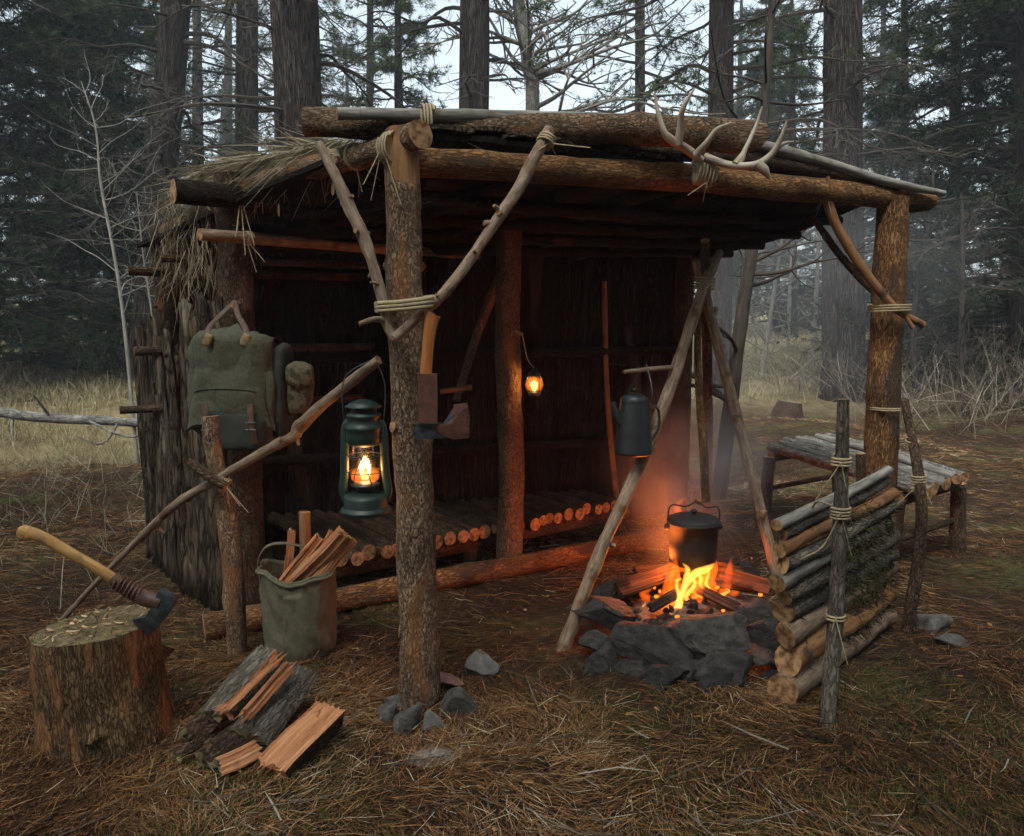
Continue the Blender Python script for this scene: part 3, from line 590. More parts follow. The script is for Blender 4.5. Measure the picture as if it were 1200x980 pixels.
# rear wall of bark slabs
def slab(mb, p, along, out, wd, z0, z1, th=0.016, curve=0.03, nw=5, nh=9, tilt=0.0):
    sx_ = np.linspace(-.5, .5, nw); sz = np.linspace(0, 1, nh); seed = rng.uniform(0, 99)
    jag = rng.uniform(-0.05, 0.05, nw)
    V = []
    for a in sx_:
        for b in sz:
            k = int(round((a + .5) * (nw - 1)))
            zz = z0 + (z1 + jag[k] - z0) * b
            ww = wd * (1 + 0.18 * float(noise3(A_([b * 4, seed, 0]))))
            o = curve * (1 - (2 * a) ** 2) + 0.02 * float(noise3(A_([a * 3, b * 5, seed])))
            V.append(A_(p) + along * (a * ww + tilt * (zz - z0)) + out * o + A_([0, 0, zz]))
    V = A_(V); n_ = len(V)
    i, j = np.meshgrid(np.arange(nw - 1), np.arange(nh - 1), indexing='ij')
    q = np.stack([i * nh + j, (i + 1) * nh + j, (i + 1) * nh + j + 1, i * nh + j + 1], -1).reshape(-1, 4)
    ring = A_([k * nh for k in range(nw)] + [(nw - 1) * nh + k for k in range(1, nh)] + [k * nh + nh - 1 for k in range(nw - 2, -1, -1)] + [k for k in range(nh - 2, 0, -1)]); r2 = np.roll(ring, -1)
    B = V - out * th
    sv = np.vstack([V, B]); bc = np.stack([sv @ along, sv @ out, sv[:, 2]], -1) + seed
    mb.add(sv, np.vstack([q, q[:, ::-1] + n_, np.stack([ring, ring + n_, r2 + n_, r2], -1)]), bc)
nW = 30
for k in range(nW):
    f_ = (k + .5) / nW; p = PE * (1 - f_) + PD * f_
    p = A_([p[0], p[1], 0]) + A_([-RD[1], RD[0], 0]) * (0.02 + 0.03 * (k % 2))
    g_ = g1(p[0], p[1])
    spart('bark_slab', ['bark_slab_shaded'], lambda mb: slab(mb, p, RD, A_([RD[1], -RD[0], 0]), 0.19, g_ - 0.02, 1.87 + rng.uniform(-.01, .03), tilt=rng.normal(0, .01)))
# left side wall, uneven heights
SDIR = unit(np.append(PE - PB, 0)); SOUT = A_([SDIR[1], -SDIR[0], 0]);  SOUT = SOUT if SOUT[0] < 0 else -SOUT
hts = [1.36, 1.30, 1.42, 1.28, 1.36, 1.15, 1.02, 0.98, 0.92, 1.30, 1.2, 1.1]
hts = [float(np.interp(k / 22, np.linspace(0, 1, 12), hts)) + rng.uniform(-.12, .10) for k in range(23)]
for k in range(23):
    f_ = (k + .1) / 20.5; p = PB * (1 - f_) + PE * f_ + (PE - PB) * 0.05
    p = A_([p[0], p[1], 0]) + SOUT * (0.06 + 0.05 * (k % 2) + rng.uniform(0, .02)); g_ = g1(p[0], p[1])
    spart('bark_slab', ['bark_slab'], lambda mb: slab(mb, p, SDIR, SOUT, rng.uniform(.06, .10), g_ - 0.02, hts[k] + 0.1, tilt=rng.normal(0, .04), curve=0.028))
# wall rails whose ends stick out on the left
for (a, b, Y0, r_) in (((140, 481), (430, 470), 3.95, 0.021), ((157, 412), (430, 405), 4.0, 0.024), ((150, 318), (430, 330), 4.05, 0.024), ((188, 303), (430, 318), 3.9, 0.02)):
    p0 = W(*a, Y0); p1 = p0 + unit(FD) * 1.3
    spart('wall_rail', ['bark_dark', 'cut_end'], lambda mb: mb.tube([p0, (p0 + p1) / 2, p1], [r_, r_ * 1.1, r_], seg=10, n=6, amp=0.12, freq=20))
# inner rails and leaning poles in the dark interior
for z_ in (0.55, 1.15):
    p0 = A_([PE[0], PE[1], z_]) - A_([-RD[1], RD[0], 0]) * 0.06; p1 = A_([PD[0], PD[1], z_ + .02]) - A_([-RD[1], RD[0], 0]) * 0.09
    spart('wall_rail', ['bark_shaded', 'cut_end'], lambda mb: mb.tube([p0, (p0 + p1) / 2, p1], [0.03, 0.032, 0.028], seg=10, n=10, amp=0.1, freq=15))
spart('inner_brace', ['bark_post', 'cut_end'], lambda mb: mb.tube([W(535, 470, 4.35), W(560, 390, 4.38), W(590, 315, 4.42)], [0.024, 0.028], seg=10, n=6, amp=0.12, freq=20))
spart('peg', ['peeled', 'cut_end'], lambda mb: mb.tube([W(516, 459, 4.2), W(553, 454, 4.22)], [0.014, 0.018], seg=8, n=4, amp=0.1))
spart('side_pole', ['bark_pale', 'cut_end'], lambda mb: mb.tube([A_([1.28, 5.42, g1(1.28, 5.42)]), W(796, 400, 5.5), W(799, 258, 5.5)], [0.024, 0.02], seg=10, n=6, amp=0.1))
spart('side_pole', ['peeled', 'cut_end'], lambda mb: mb.tube([gp(A_([0.72, 5.0])), W(712, 470, 5.05), W(708, 330, 5.1)], [0.02, 0.018], seg=8, n=6, amp=0.12))

# braces and lashing at the front-left post
br1 = spart('brace', ['stick_wood', 'cut_end'], lambda mb: (mb.tube([W(374, 168, 2.60), W(398, 215, 2.55), W(428, 285, 2.5), W(447, 345, 2.47), W(452, 378, 2.46), W(464, 398, 2.45)], [0.014, 0.018, 0.019, 0.017, 0.016, 0.017], seg=14, n=12, amp=0.20, freq=34, knots=12),
    mb.nubs(cat([W(374, 168, 2.60), W(428, 285, 2.5), W(452, 378, 2.46)], 9), .017, 4),
    mb.tube([W(452, 376, 2.46), W(438, 374, 2.42), W(421, 380, 2.40)], [0.012, 0.008, 0.007], seg=8, n=4, amp=.15), mb.tube([W(447, 334, 2.47), W(434, 331, 2.44)], [0.007, 0.003], seg=6, n=3)))
br2 = spart('brace', ['stick_wood', 'cut_end'], lambda mb: mb.tube([W(645, 152, 2.74), W(612, 212, 2.66), W(571, 275, 2.58), W(528, 335, 2.5), W(495, 367, 2.465), W(462, 396, 2.44)], [0.021, 0.02, 0.019, 0.018, 0.016, 0.015], seg=14, n=12, amp=0.18, freq=34, knots=14) is None or mb.nubs(cat([W(645, 152, 2.74), W(571, 275, 2.58), W(495, 367, 2.465)], 9), .018, 5))
def lash_a(mb):
    for dz in (-0.012, 0.0, 0.011):
        P = [W(443, 360, 2.44) + A_([0, 0, dz]), W(470, 358, 2.425) + A_([0, 0, dz]), W(503, 354, 2.44) + A_([0, 0, dz]), W(507, 352, 2.56) + A_([0, 0, dz]), W(475, 356, 2.68) + A_([0, 0, dz]), W(444, 360, 2.6) + A_([0, 0, dz]), W(442, 360, 2.46) + A_([0, 0, dz])]
        mb.tube(P, 0.0075, seg=6, n=5, amp=0.2, freq=60, mc=0)
    mb.tube([W(498, 356, 2.43), W(500, 375, 2.45), W(496, 420, 2.47), W(494, 440, 2.47)], [0.004, 0.003], seg=5, n=5, mc=0)
spart('lashing', ['rope'], lash_a)
def lash_top(mb, q_):
    if q_ == 0: wrap(mb, W(462, 175, 2.6), W(520, 160, 2.55) - W(440, 178, 2.75), 0.055, 4, 0.012); dangle(mb, W(448, 172, 2.57), 4, 0.16)
    if q_ == 1: wrap(mb, W(500, 143, 2.8), rl1 - rl0, 0.058, 4, 0.011); dangle(mb, W(505, 146, 2.75), 3, 0.07, spread=.07)
    if q_ == 2: wrap(mb, W(388, 184, 2.62), W(398, 215, 2.55) - W(374, 168, 2.60), 0.024, 4, 0.008); dangle(mb, W(389, 186, 2.6), 3, 0.16)
    if q_ == 3: wrap(mb, W(640, 165, 2.72), W(612, 212, 2.66) - W(645, 152, 2.74), 0.028, 3, 0.01); dangle(mb, W(643, 168, 2.71), 3, 0.05, spread=.05)
    if q_ == 4: wrap(mb, W(417, 184, 2.86), W(390, 190, 3.0) - W(440, 178, 2.75), 0.046, 2, 0.01); dangle(mb, W(415, 186, 2.82), 2, 0.10)
for q_ in range(5): spart('lashing', ['rope'], lambda mb: lash_top(mb, q_))
# braces at the right post
spart('brace', ['peeled', 'cut_end'], lambda mb: (mb.tube([W(966, 196, 3.58), W(970, 238, 3.6), W(990, 282, 3.62), W(1022, 330, 3.64), W(1050, 362, 3.66), W(1082, 381, 3.68)], [0.022, 0.024, 0.022, 0.021, 0.02, 0.017], seg=12, n=6, amp=0.14, freq=25, knots=5),
    mb.tube([W(1058, 366, 3.66), W(1070, 385, 3.66)], [0.012, 0.01], seg=6, n=3)))
spart('brace', ['bark_dark', 'cut_end'], lambda mb: mb.tube([W(951, 253, 3.9), W(985, 300, 3.92), W(1020, 338, 3.88), W(1060, 372, 3.86)], [0.016, 0.018, 0.016], seg=10, n=6, amp=0.14, freq=25))
spart('lashing', ['rope'], lambda mb: wrap(mb, W(1042, 361, 3.72), C1 - C0, 0.095, 3, 0.012))
spart('lashing', ['rope'], lambda mb: wrap(mb, W(1040, 478, 3.76), C1 - C0, 0.082, 2, 0.009, 0.004))
spart('lashing', ['rope'], lambda mb: (wrap(mb, W(966, 222, 3.6), A_([0.05, 0.1, 1]), 0.03, 4, 0.012, 0.005), dangle(mb, W(968, 226, 3.57), 3, 0.09)))
spart('lashing', ['rope'], lambda mb: (wrap(mb, cp0 + (cp1 - cp0) * .13, cp1 - cp0, 0.030, 4, 0.008, .003), dangle(mb, cp0 + (cp1 - cp0) * .13 - A_([0, .02, .01]), 3, 0.16)))
spart('lashing', ['rope'], lambda mb: (wrap(mb, W(276, 228, 3.6), B1 - B0, 0.09, 3, 0.012), dangle(mb, W(282, 230, 3.51), 5, 0.26, spread=.08)))
# thatch over the left end of the roof and hanging on the side wall
n = 2300
uu = rng.uniform(0, .80, n); vv = rng.uniform(0, 1, n)
e0 = W(400, 172, 2.95); e1 = W(235, 214, 3.72); e2 = A_([PE[0] - .08, PE[1] + .1, 1.92])
edge = np.where(uu[:, None] < .6, e0 + (e1 - e0) * (uu[:, None] / .6), e1 + (e2 - e1) * ((uu[:, None] - .6) / .4))
inn = unit(A_([0.75, 0.75, 0]))
base = edge + inn * (0.40 * vv[:, None]) + A_([0, 0, 1]) * (0.03 + rng.uniform(0, .055, n) * np.minimum(1, uu * 2.2) + 0.02 * vv)[:, None]
dirn = A_([-0.70, 0.62, -0.10]) + A_([-.15, -.25, -.25]) * sstep(.35, .75, uu)[:, None] + rng.normal(0, .17, (n, 3)); dirn /= np.linalg.norm(dirn, axis=1)[:, None]
mbt = blades(None, base, dirn, rng.uniform(.22, .48, n) * (1 - .45 * sstep(.5, .7, uu)), rng.uniform(.0025, .0048, n), 'straw', rng.uniform(-.15, .15, n))
n2_ = 330; u2 = rng.uniform(0, 1, n2_)
h0, h1 = W(258, 234, 3.74), W(190, 236, 4.2)
base = h0 + (h1 - h0) * u2[:, None] + A_([0, 0, .03]) + rng.normal(0, .035, (n2_, 3)) + A_([0, 0, 1]) * (-rng.uniform(0, .42, n2_))[:, None] + SOUT * 0.03
dirn = A_([-0.10, .05, -1.0]) + rng.normal(0, .33, (n2_, 3)); dirn /= np.linalg.norm(dirn, axis=1)[:, None]
m2 = blades(None, base, dirn, rng.uniform(.08, .26, n2_), rng.uniform(.0025, .0045, n2_), 'straw', rng.uniform(-.12, .12, n2_))
mbt.add(m2.v[0], m2.f[0][0], m2.b[0])
n3 = 60; base = e0 + (e1 - e0) * rng.uniform(0, 1, n3)[:, None] + A_([0.08, .02, 0.0]); dirn = A_([.05, 0, -1]) + rng.normal(0, .22, (n3, 3)); dirn /= np.linalg.norm(dirn, axis=1)[:, None]
m3 = blades(None, base, dirn, rng.uniform(.06, .22, n3), rng.uniform(.004, .007, n3), 'straw', rng.uniform(-.12, .12, n3)); mbt.add(m3.v[0], m3.f[0][0], m3.b[0])
mbt.build('thatch', ['straw'], shelter, SO, smooth=False, kind='stuff')

# ------------------------------------------------------------------ log bed inside
bf0 = W(418, 653, 3.66); bf1 = W(732, 592, 4.71)
BD = unit(A_([bf1[0] - bf0[0], bf1[1] - bf0[1], 0])); BB = A_([-BD[1], BD[0], 0])
bed = thing('log_bed', 'low sleeping platform of small logs with sawn ends inside the shelter', 'bed', gp((bf0[:2] + bf1[:2]) / 2)); BO = tuple(bed.location)
Lb = np.linalg.norm(bf1 - bf0); x_ = -0.12; k = 0
while x_ < Lb:
    r_ = rng.uniform(.031, .041); x_ += r_
    p0 = A_([*(bf0 + BD * x_)[:2], 0.222 + rng.normal(0, .005)]) - BB * rng.uniform(-.03, .035)
    d_ = np.linalg.norm(p0[:2] - M0[:2])
    wall_d = ((A_([*PE, 0]) - p0) @ A_([-RD[1], RD[0], 0])) / (BB @ A_([-RD[1], RD[0], 0])) - 0.07
    p1 = p0 + BB * max(0.4, min(wall_d, 1.05)) + A_([0, 0, -.01])
    if np.abs((p0 - M0) @ BD) < 0.11: p0 = p0 + BB * max(0, .085 - (p0 - M0) @ BB)
    if True:
        mb = MB(); mb.tube([p0, (p0 + p1) / 2 + A_([0, 0, rng.normal(0, .004)]), p1], [r_, r_ * .95], seg=14, n=5, amp=0.07, freq=18)
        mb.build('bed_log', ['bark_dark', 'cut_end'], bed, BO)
    x_ += r_ + .004; k += 1
for off in (0.10, 0.55):
    a = bf0 - BD * 0.25 + BB * off; b = bf1 + BD * 0.1 + BB * off; a[2] = b[2] = 0.143
    mb = MB(); mb.tube([a, (a + b) / 2, b], 0.045, seg=12, n=8, amp=.08, freq=12); mb.build('bearer', ['bark_dark', 'cut_end'], bed, BO)
    for f_ in (0.03, 0.45, 0.95):
        c = a + (b - a) * f_; mb = MB(); mb.tube([gp(c, -.02), A_([c[0], c[1], 0.11])], 0.05, seg=10, n=3, amp=.08, freq=12); mb.build('leg', ['bark_dark', 'cut_end'], bed, BO)

# floor log
mb = MB(); lm = [G(240, 750), G(400, 716), G(560, 683), G(700, 655), G(772, 639)]
for p in lm: p[2] = g1(p[0], p[1]) + .055
mb.tube(lm, [0.058, 0.057, 0.056, 0.06], seg=18, n=10, amp=.08, freq=14, knots=6)
tag(mb.build('floor_log', ['bark_orange', 'cut_end'], None, tuple(lm[1] - A_([0, 0, .05]))), 'long reddish log lying on the ground along the front of the sleeping platform', 'log')

# ------------------------------------------------------------------ tripod, pots, fire
FX, FY = 0.80, 3.52
ap = W(826, 332, 3.62)
tripod = thing('cooking_tripod', 'tripod of three peeled poles standing over the campfire', 'tripod', gp(A_([ap[0], ap[1]]))); TO = tuple(tripod.location)
def tpart(name, mats, fn, parent=None):
    mb = MB(); fn(mb); return mb.build(name, mats, parent or tripod, TO)
L0 = G(657, 762); R0 = G(916, 694); K0 = gp(A_([1.12, 4.35]))
tleg = tpart('leg', ['stick_wood', 'cut_end'], lambda mb: mb.tube([L0 - A_([0, 0, .03]), W(700, 655, 3.2), W(768, 500, 3.45), ap + A_([-.005, -.03, 0]), W(843, 296, 3.72)], [0.029, 0.028, 0.028, 0.026, 0.02], seg=16, n=14, amp=.14, freq=24, knots=14) is None or mb.nubs(cat([L0, W(768, 500, 3.45), ap], 9), .027, 5))
tpart('leg', ['stick_wood', 'cut_end'], lambda mb: mb.tube([R0 - A_([0, 0, .03]), W(882, 560, 3.76), W(848, 430, 3.68), W(826, 345, 3.66), W(815, 305, 3.6)], [0.027, 0.027, 0.025, 0.024, 0.018], seg=16, n=14, amp=.14, freq=24, knots=12) is None or mb.nubs(cat([R0, W(848, 430, 3.68), W(826, 345, 3.66)], 9), .025, 4))
tpart('leg', ['bark_dark', 'cut_end'], lambda mb: mb.tube([K0 - A_([0, 0, .03]), (K0 + ap) / 2 + A_([.02, 0, .02]), ap + A_([0.01, .03, 0]), ap + (ap - K0) * 0.12], [0.028, 0.025, 0.022], seg=12, n=8, amp=.08, freq=20))
def tl(mb):
    wrap(mb, ap, A_([0.1, 0, 1]), 0.045, 5, 0.012); dangle(mb, ap + A_([0.03, -.05, 0]), 3, .08)
tpart('lashing', ['rope'], tl)
tpart('peg', ['stick_wood', 'cut_end'], lambda mb: mb.tube([W(731, 436, 3.36), W(760, 433, 3.42), W(787, 431, 3.48)], [0.009, 0.011, 0.012], seg=8, n=4, amp=.1))
# wooden pot hanger
ph = MB(); ph.tube([W(818, 345, 3.64), W(818, 430, 3.62), W(825, 540, 3.6), W(827, 588, 3.6)], [0.016, 0.018, 0.021, 0.02], seg=12, n=7, amp=.1, freq=22)
ph.tube([W(818, 350, 3.6), W(812, 340, 3.58), W(816, 325, 3.62), W(830, 326, 3.68)], .004, seg=5, n=4, mc=0)
ph.tube([W(827, 584, 3.59), W(820, 590, 3.585), W(814, 586, 3.585)], [.009, .007], seg=6, n=3)
tag(ph.build('pot_hanger', ['bark_orange', 'cut_end'], None, tuple(W(825, 560, 3.6))), 'notched wooden pot hook hanging from the tripod above the black pot', 'pot hook')

pc = W(812, 635, 3.56); pr = 0.118; phh = 0.105
pot = thing('cooking_pot', 'black iron cooking pot with lid hanging over the flames', 'pot', pc - A_([0, 0, phh])); PO = tuple(pot.location)
mb = MB(); mb.lathe([(0.0, -phh), (pr * .82, -phh), (pr * .94, -phh + .012), (pr * .97, 0), (pr * .99, phh - .012), (pr * 1.07, phh - .01), (pr * 1.07, phh), (pr * .95, phh), (pr * .9, phh - .02), (0, phh - .03)], pc, 36)
mb.build('body', ['iron_black'], pot, PO)
mb = MB(); mb.lathe([(pr * 1.03, phh + .001), (pr * 1.03, phh + .008), (pr * .85, phh + .018), (pr * .4, phh + .028), (0, phh + .030)], pc, 36)
lid = mb.build('lid', ['iron_black'], pot, PO)
mb = MB(); mb.lathe([(0.010, phh + .028), (0.008, phh + .038), (.017, phh + .044), (.012, phh + .052), (0, phh + .054)], pc, 14); mb.build('knob', ['iron_black'], lid, PO)
mb = MB(); hz_ = W(816, 590, 3.58)
mb.tube([pc + A_([-pr * 1.06, 0, phh - .03]), pc + A_([-pr * .95, 0, phh + .07]), pc + A_([-.04, 0, hz_[2] - pc[2] - .01]), pc + A_([.015, 0.01, hz_[2] - pc[2] + .008]), pc + A_([.06, 0, hz_[2] - pc[2] - .015]), pc + A_([pr * .98, 0, phh + .06]), pc + A_([pr * 1.06, 0, phh - .03])], .004, seg=6, n=6, mc=0)
for s_ in (-1, 1): mb.blob(pc + A_([s_ * pr * 1.07, 0, phh - .03]), (.014, .014, .014), .8, nu=10, nv=8)
mb.build('bail_handle', ['iron_black'], pot, PO)

kc = W(742, 532, 3.36)
ket = thing('coffee_pot', 'tall dark blue enamel coffee pot hanging from a tripod leg', 'coffee pot', kc); KO = tuple(ket.location)
mb = MB(); mb.lathe([(0, 0), (.078, 0), (.084, .006), (.083, .015), (.074, .12), (.063, .22), (.060, .235), (.062, .24), (.058, .243)], kc, 36); mb.build('body', ['enamel_blue'], ket, KO)
mb = MB(); mb.lathe([(.061, .241), (.060, .249), (.045, .262), (.02, .272), (0, .274)], kc, 30); lid = mb.build('lid', ['enamel_blue'], ket, KO)
mb = MB(); mb.lathe([(.007, .272), (.006, .279), (.013, .286), (.009, .293), (0, .295)], kc, 12); mb.build('knob', ['enamel_blue'], lid, KO)
mb = MB(); mb.tube([kc + A_([-.062, -.02, .15]), kc + A_([-.085, -.03, .19]), kc + A_([-.098, -.035, .235])], [.026, .018, .012], seg=12, n=5, mc=0); mb.build('spout', ['enamel_blue'], ket, KO)
mb = MB(); kb = W(757, 434, 3.40)
mb.tube([kc + A_([-.03, .052, .225]), kc + A_([-.01, .05, .29]), kb + A_([-.004, .01, .013]), kb + A_([.003, -.008, .014]), kc + A_([.075, -.02, .28]), kc + A_([.066, -.015, .21])], .0028, seg=6, n=8, mc=0); mb.build('bail_handle', ['steel_dark'], ket, KO)
mb = MB(); mb.tube([kc + A_([.064, .0, .215]), kc + A_([.105, .0, .2]), kc + A_([.11, .0, .12]), kc + A_([.08, 0, .06])], .006, seg=8, n=5, mc=0, flat=1.6); mb.build('side_handle', ['enamel_blue'], ket, KO)

def rock(c, h, seed, mats, R=None, cuts=9, sub=4, flat=0.0):
    bm = bmesh.new(); bmesh.ops.create_icosphere(bm, subdivisions=sub, radius=1.0)
    V = A_([v.co[:] for v in bm.verts]); Fc = A_([[l.index for l in f.verts] for f in bm.faces]); bm.free()
    r = np.random.default_rng(seed)
    for _ in range(cuts):
        n_ = unit(r.normal(size=3)); d = r.uniform(.34, .72); ex = np.maximum(V @ n_ - d, 0); V = V - ex[:, None] * n_ * .93
    V = V / np.abs(V).max(0) * (1 + 0.05 * fbm(V * 2.3 + seed, 41, 3)[:, None] + 0.04 * fbm(V * 6 + seed, 43, 5)[:, None]) * A_(h) * 1.03
    b = V.copy() + seed
    if R is not None: V = V @ A_(R).T
    mb = MB(); mb.add(V + A_(c), Fc, b); return mb
def rotm(ax, ay, az): return A_(Matrix.Rotation(az, 3, 'Z') @ Matrix.Rotation(ay, 3, 'Y') @ Matrix.Rotation(ax, 3, 'X'))

stones = [
 (708, 716, 3.12, (.135, .11, .085), 'stone_fire', (.15, .1, .3), 'flat grey stone at the left rear of the fire ring by the tripod foot'),
 (752, 748, 2.92, (.20, .13, .058), 'stone_fire', (.62, .24, -.12), 'large grey slab tilted on the front left of the fire ring'),
 (704, 782, 2.82, (.08, .10, .105), 'stone_fire', (.1, .1, .5), 'small dark stone on the ground at the left corner of the fire ring'),
 (772, 800, 2.70, (.125, .09, .085), 'stone_sooty', (.2, .35, .1), 'wedge shaped grey stone propping up the big tilted fire ring slab'),
 (838, 740, 2.95, (.215, .13, .075), 'stone_fire', (.45, -.05, .1), 'wide peaked dark stone at the front of the fire'),
 (852, 780, 2.76, (.18, .12, .045), 'stone_fire', (.12, -.05, .2), 'flat stone layer under the peaked stone at the front of the fire'),
 (852, 812, 2.70, (.15, .11, .095), 'stone_sooty', (0, 0, .05), 'soot black bottom stone at the front of the fire ring'),
 (906, 750, 2.98, (.08, .10, .13), 'stone_fire', (.1, -.3, .5), 'upright stone at the right of the fire ring beside the log reflector'),
 (906, 808, 2.78, (.08, .09, .10), 'stone_sooty', (0, .1, .9), 'low black stone between the fire ring and the reflector log ends'),
 (694, 752, 3.00, (.07, .08, .05), 'stone_fire', (.3, .2, .9), 'small grey slab at the far left of the fire ring above the corner stone'),
 (736, 790, 2.76, (.085, .08, .04), 'stone_fire', (.2, -.2, .4), 'thin slab wedged under the left of the tilted fire ring slab'),
 (806, 784, 2.76, (.075, .08, .032), 'stone_fire', (.25, .3, -.3), 'thin slab wedged in the gap between the tilted slab and the peaked stone'),
 (742, 822, 2.64, (.065, .06, .03), 'stone', (.1, .1, .2), 'small pale stone lying loose before the left front of the fire ring'),
 (812, 824, 2.62, (.06, .06, .04), 'stone_sooty', (.1, -.2, .7), 'small dark stone lying loose before the middle of the fire ring'),
 (888, 772, 2.86, (.07, .09, .035), 'stone_fire', (.15, -.15, .3), 'thin slab stacked at the right front of the fire ring'),
 (886, 722, 3.14, (.085, .08, .045), 'stone_fire', (.2, -.25, .2), 'reddish lit slab on the right rim of the fire ring'),
 (728, 694, 3.55, (.13, .09, .08), 'stone_sooty', (.1, .0, .2), 'sooty stone behind the burning wood at the left of the fire'),
 (878, 680, 3.78, (.13, .09, .08), 'stone_sooty', (.1, .0, -.2), 'sooty stone at the back right of the fire ring'),
 (806, 672, 3.98, (.14, .09, .07), 'stone_sooty', (.0, .1, .2), 'stone at the far side of the fire behind the flames'),
]
for k, (px, py, Y, h, mt, r3, lab) in enumerate(stones):
    c = W(px, py, Y); mb = rock(c, h, 100 + k, None, rotm(*r3), cuts=12, sub=6)
    tag(mb.build('fire_ring_stone', [mt], None, (c[0], c[1], g1(c[0], c[1])), smooth=False), lab, 'stone', 'stones of the fire ring')
post_stones = [
 (540, 828, 2.50, (.078, .06, .065), 'stone', (0.2, .2, .2), 'big round grey stone at the right foot of the front post'),
 (507, 848, 2.41, (.046, .04, .045), 'stone_light', (0, .1, .3), 'small blocky blue-grey stone in front of the front post'),
 (474, 846, 2.42, (.045, .05, .085), 'stone', (0.1, .35, .1), 'brown upright stone leaning on the front of the front post'),
 (450, 848, 2.47, (.036, .05, .062), 'stone', (0.1, .3, .6), 'narrow grey stone at the left foot of the front post'),
 (463, 822, 2.56, (.036, .04, .035), 'stone', (0, 0, .4), 'little grey stone behind the left foot of the front post'),
 (530, 800, 2.68, (.10, .06, .022), 'stone_red', (-.25, .18, -.2), 'flat red stone lying behind the front post'),
 (566, 778, 2.80, (.068, .06, .055), 'stone_light', (.1, -.3, .3), 'pale mottled stone lying alone behind the front post'),
 (512, 884, 2.26, (.11, .07, .018), 'stone_light', (0, 0, .2), 'flat pale stone half sunk in the moss before the front post'),
 (1118, 762, 3.10, (.11, .10, .025), 'stone', (.3, .25, .5), 'flat grey slab lying beside the rear end of the log reflector'),
 (1088, 735, 3.30, (.09, .08, .075), 'stone', (.1, .2, .3), 'blocky grey stone behind the rear stake of the log reflector'),
]
for k, (px, py, Y, h, mt, r3, lab) in enumerate(post_stones):
    c = W(px, py, Y); gg = g1(c[0], c[1]); c[2] = max(min(c[2], gg + h[2] * 0.85), gg + 0.004) if k != 5 else gg + .03
    mb = rock(c, h, 300 + k, None, rotm(*r3), cuts=7)
    tag(mb.build('stone', [mt], None, (c[0], c[1], gg), smooth=True), lab, 'stone')

# ash and embers, burning wood
ab = MB(); n = 26; aa = np.linspace(0, 2 * math.pi, n, endpoint=False)
vv_ = [[FX + .02, FY + .02, g1(FX, FY) + .045]]; ff = []
for ri, rr_ in enumerate((.1, .2, .3, .40)):
    for a in aa:
        x, y = FX + .02 + rr_ * math.cos(a), FY + .02 + rr_ * math.sin(a)
        vv_.append([x, y, g1(x, y) + (.04, .035, .02, -.01)[ri] + rng.normal(0, .009)])
for k in range(n): ff.append([0, 1 + k, 1 + (k + 1) % n])
ab.add(vv_, ff)
ab.f.append((A_([[1 + ri * n + k, 1 + (ri + 1) * n + k, 1 + (ri + 1) * n + (k + 1) % n, 1 + ri * n + (k + 1) % n] for ri in range(3) for k in range(n)]), 0))
tag(ab.build('ash_bed', ['ash'], None, gp(A_([FX, FY])), kind='stuff'), 'grey ash heap under the campfire', 'ash')
ab = MB()
for k in range(44):
    a = rng.uniform(0, 6.28); r_ = abs(rng.normal(0, .12)); x, y = FX + r_ * math.cos(a), FY + r_ * math.sin(a)
    ab.blob((x, y, g1(x, y) + .062 + rng.uniform(0, .02)), rng.uniform(.004, .011, 3), .7, nu=8, nv=6, seed=k)
tag(ab.build('embers', ['ember'], None, gp(A_([FX, FY])), kind='stuff'), 'glowing orange embers in the middle of the fire', 'embers')

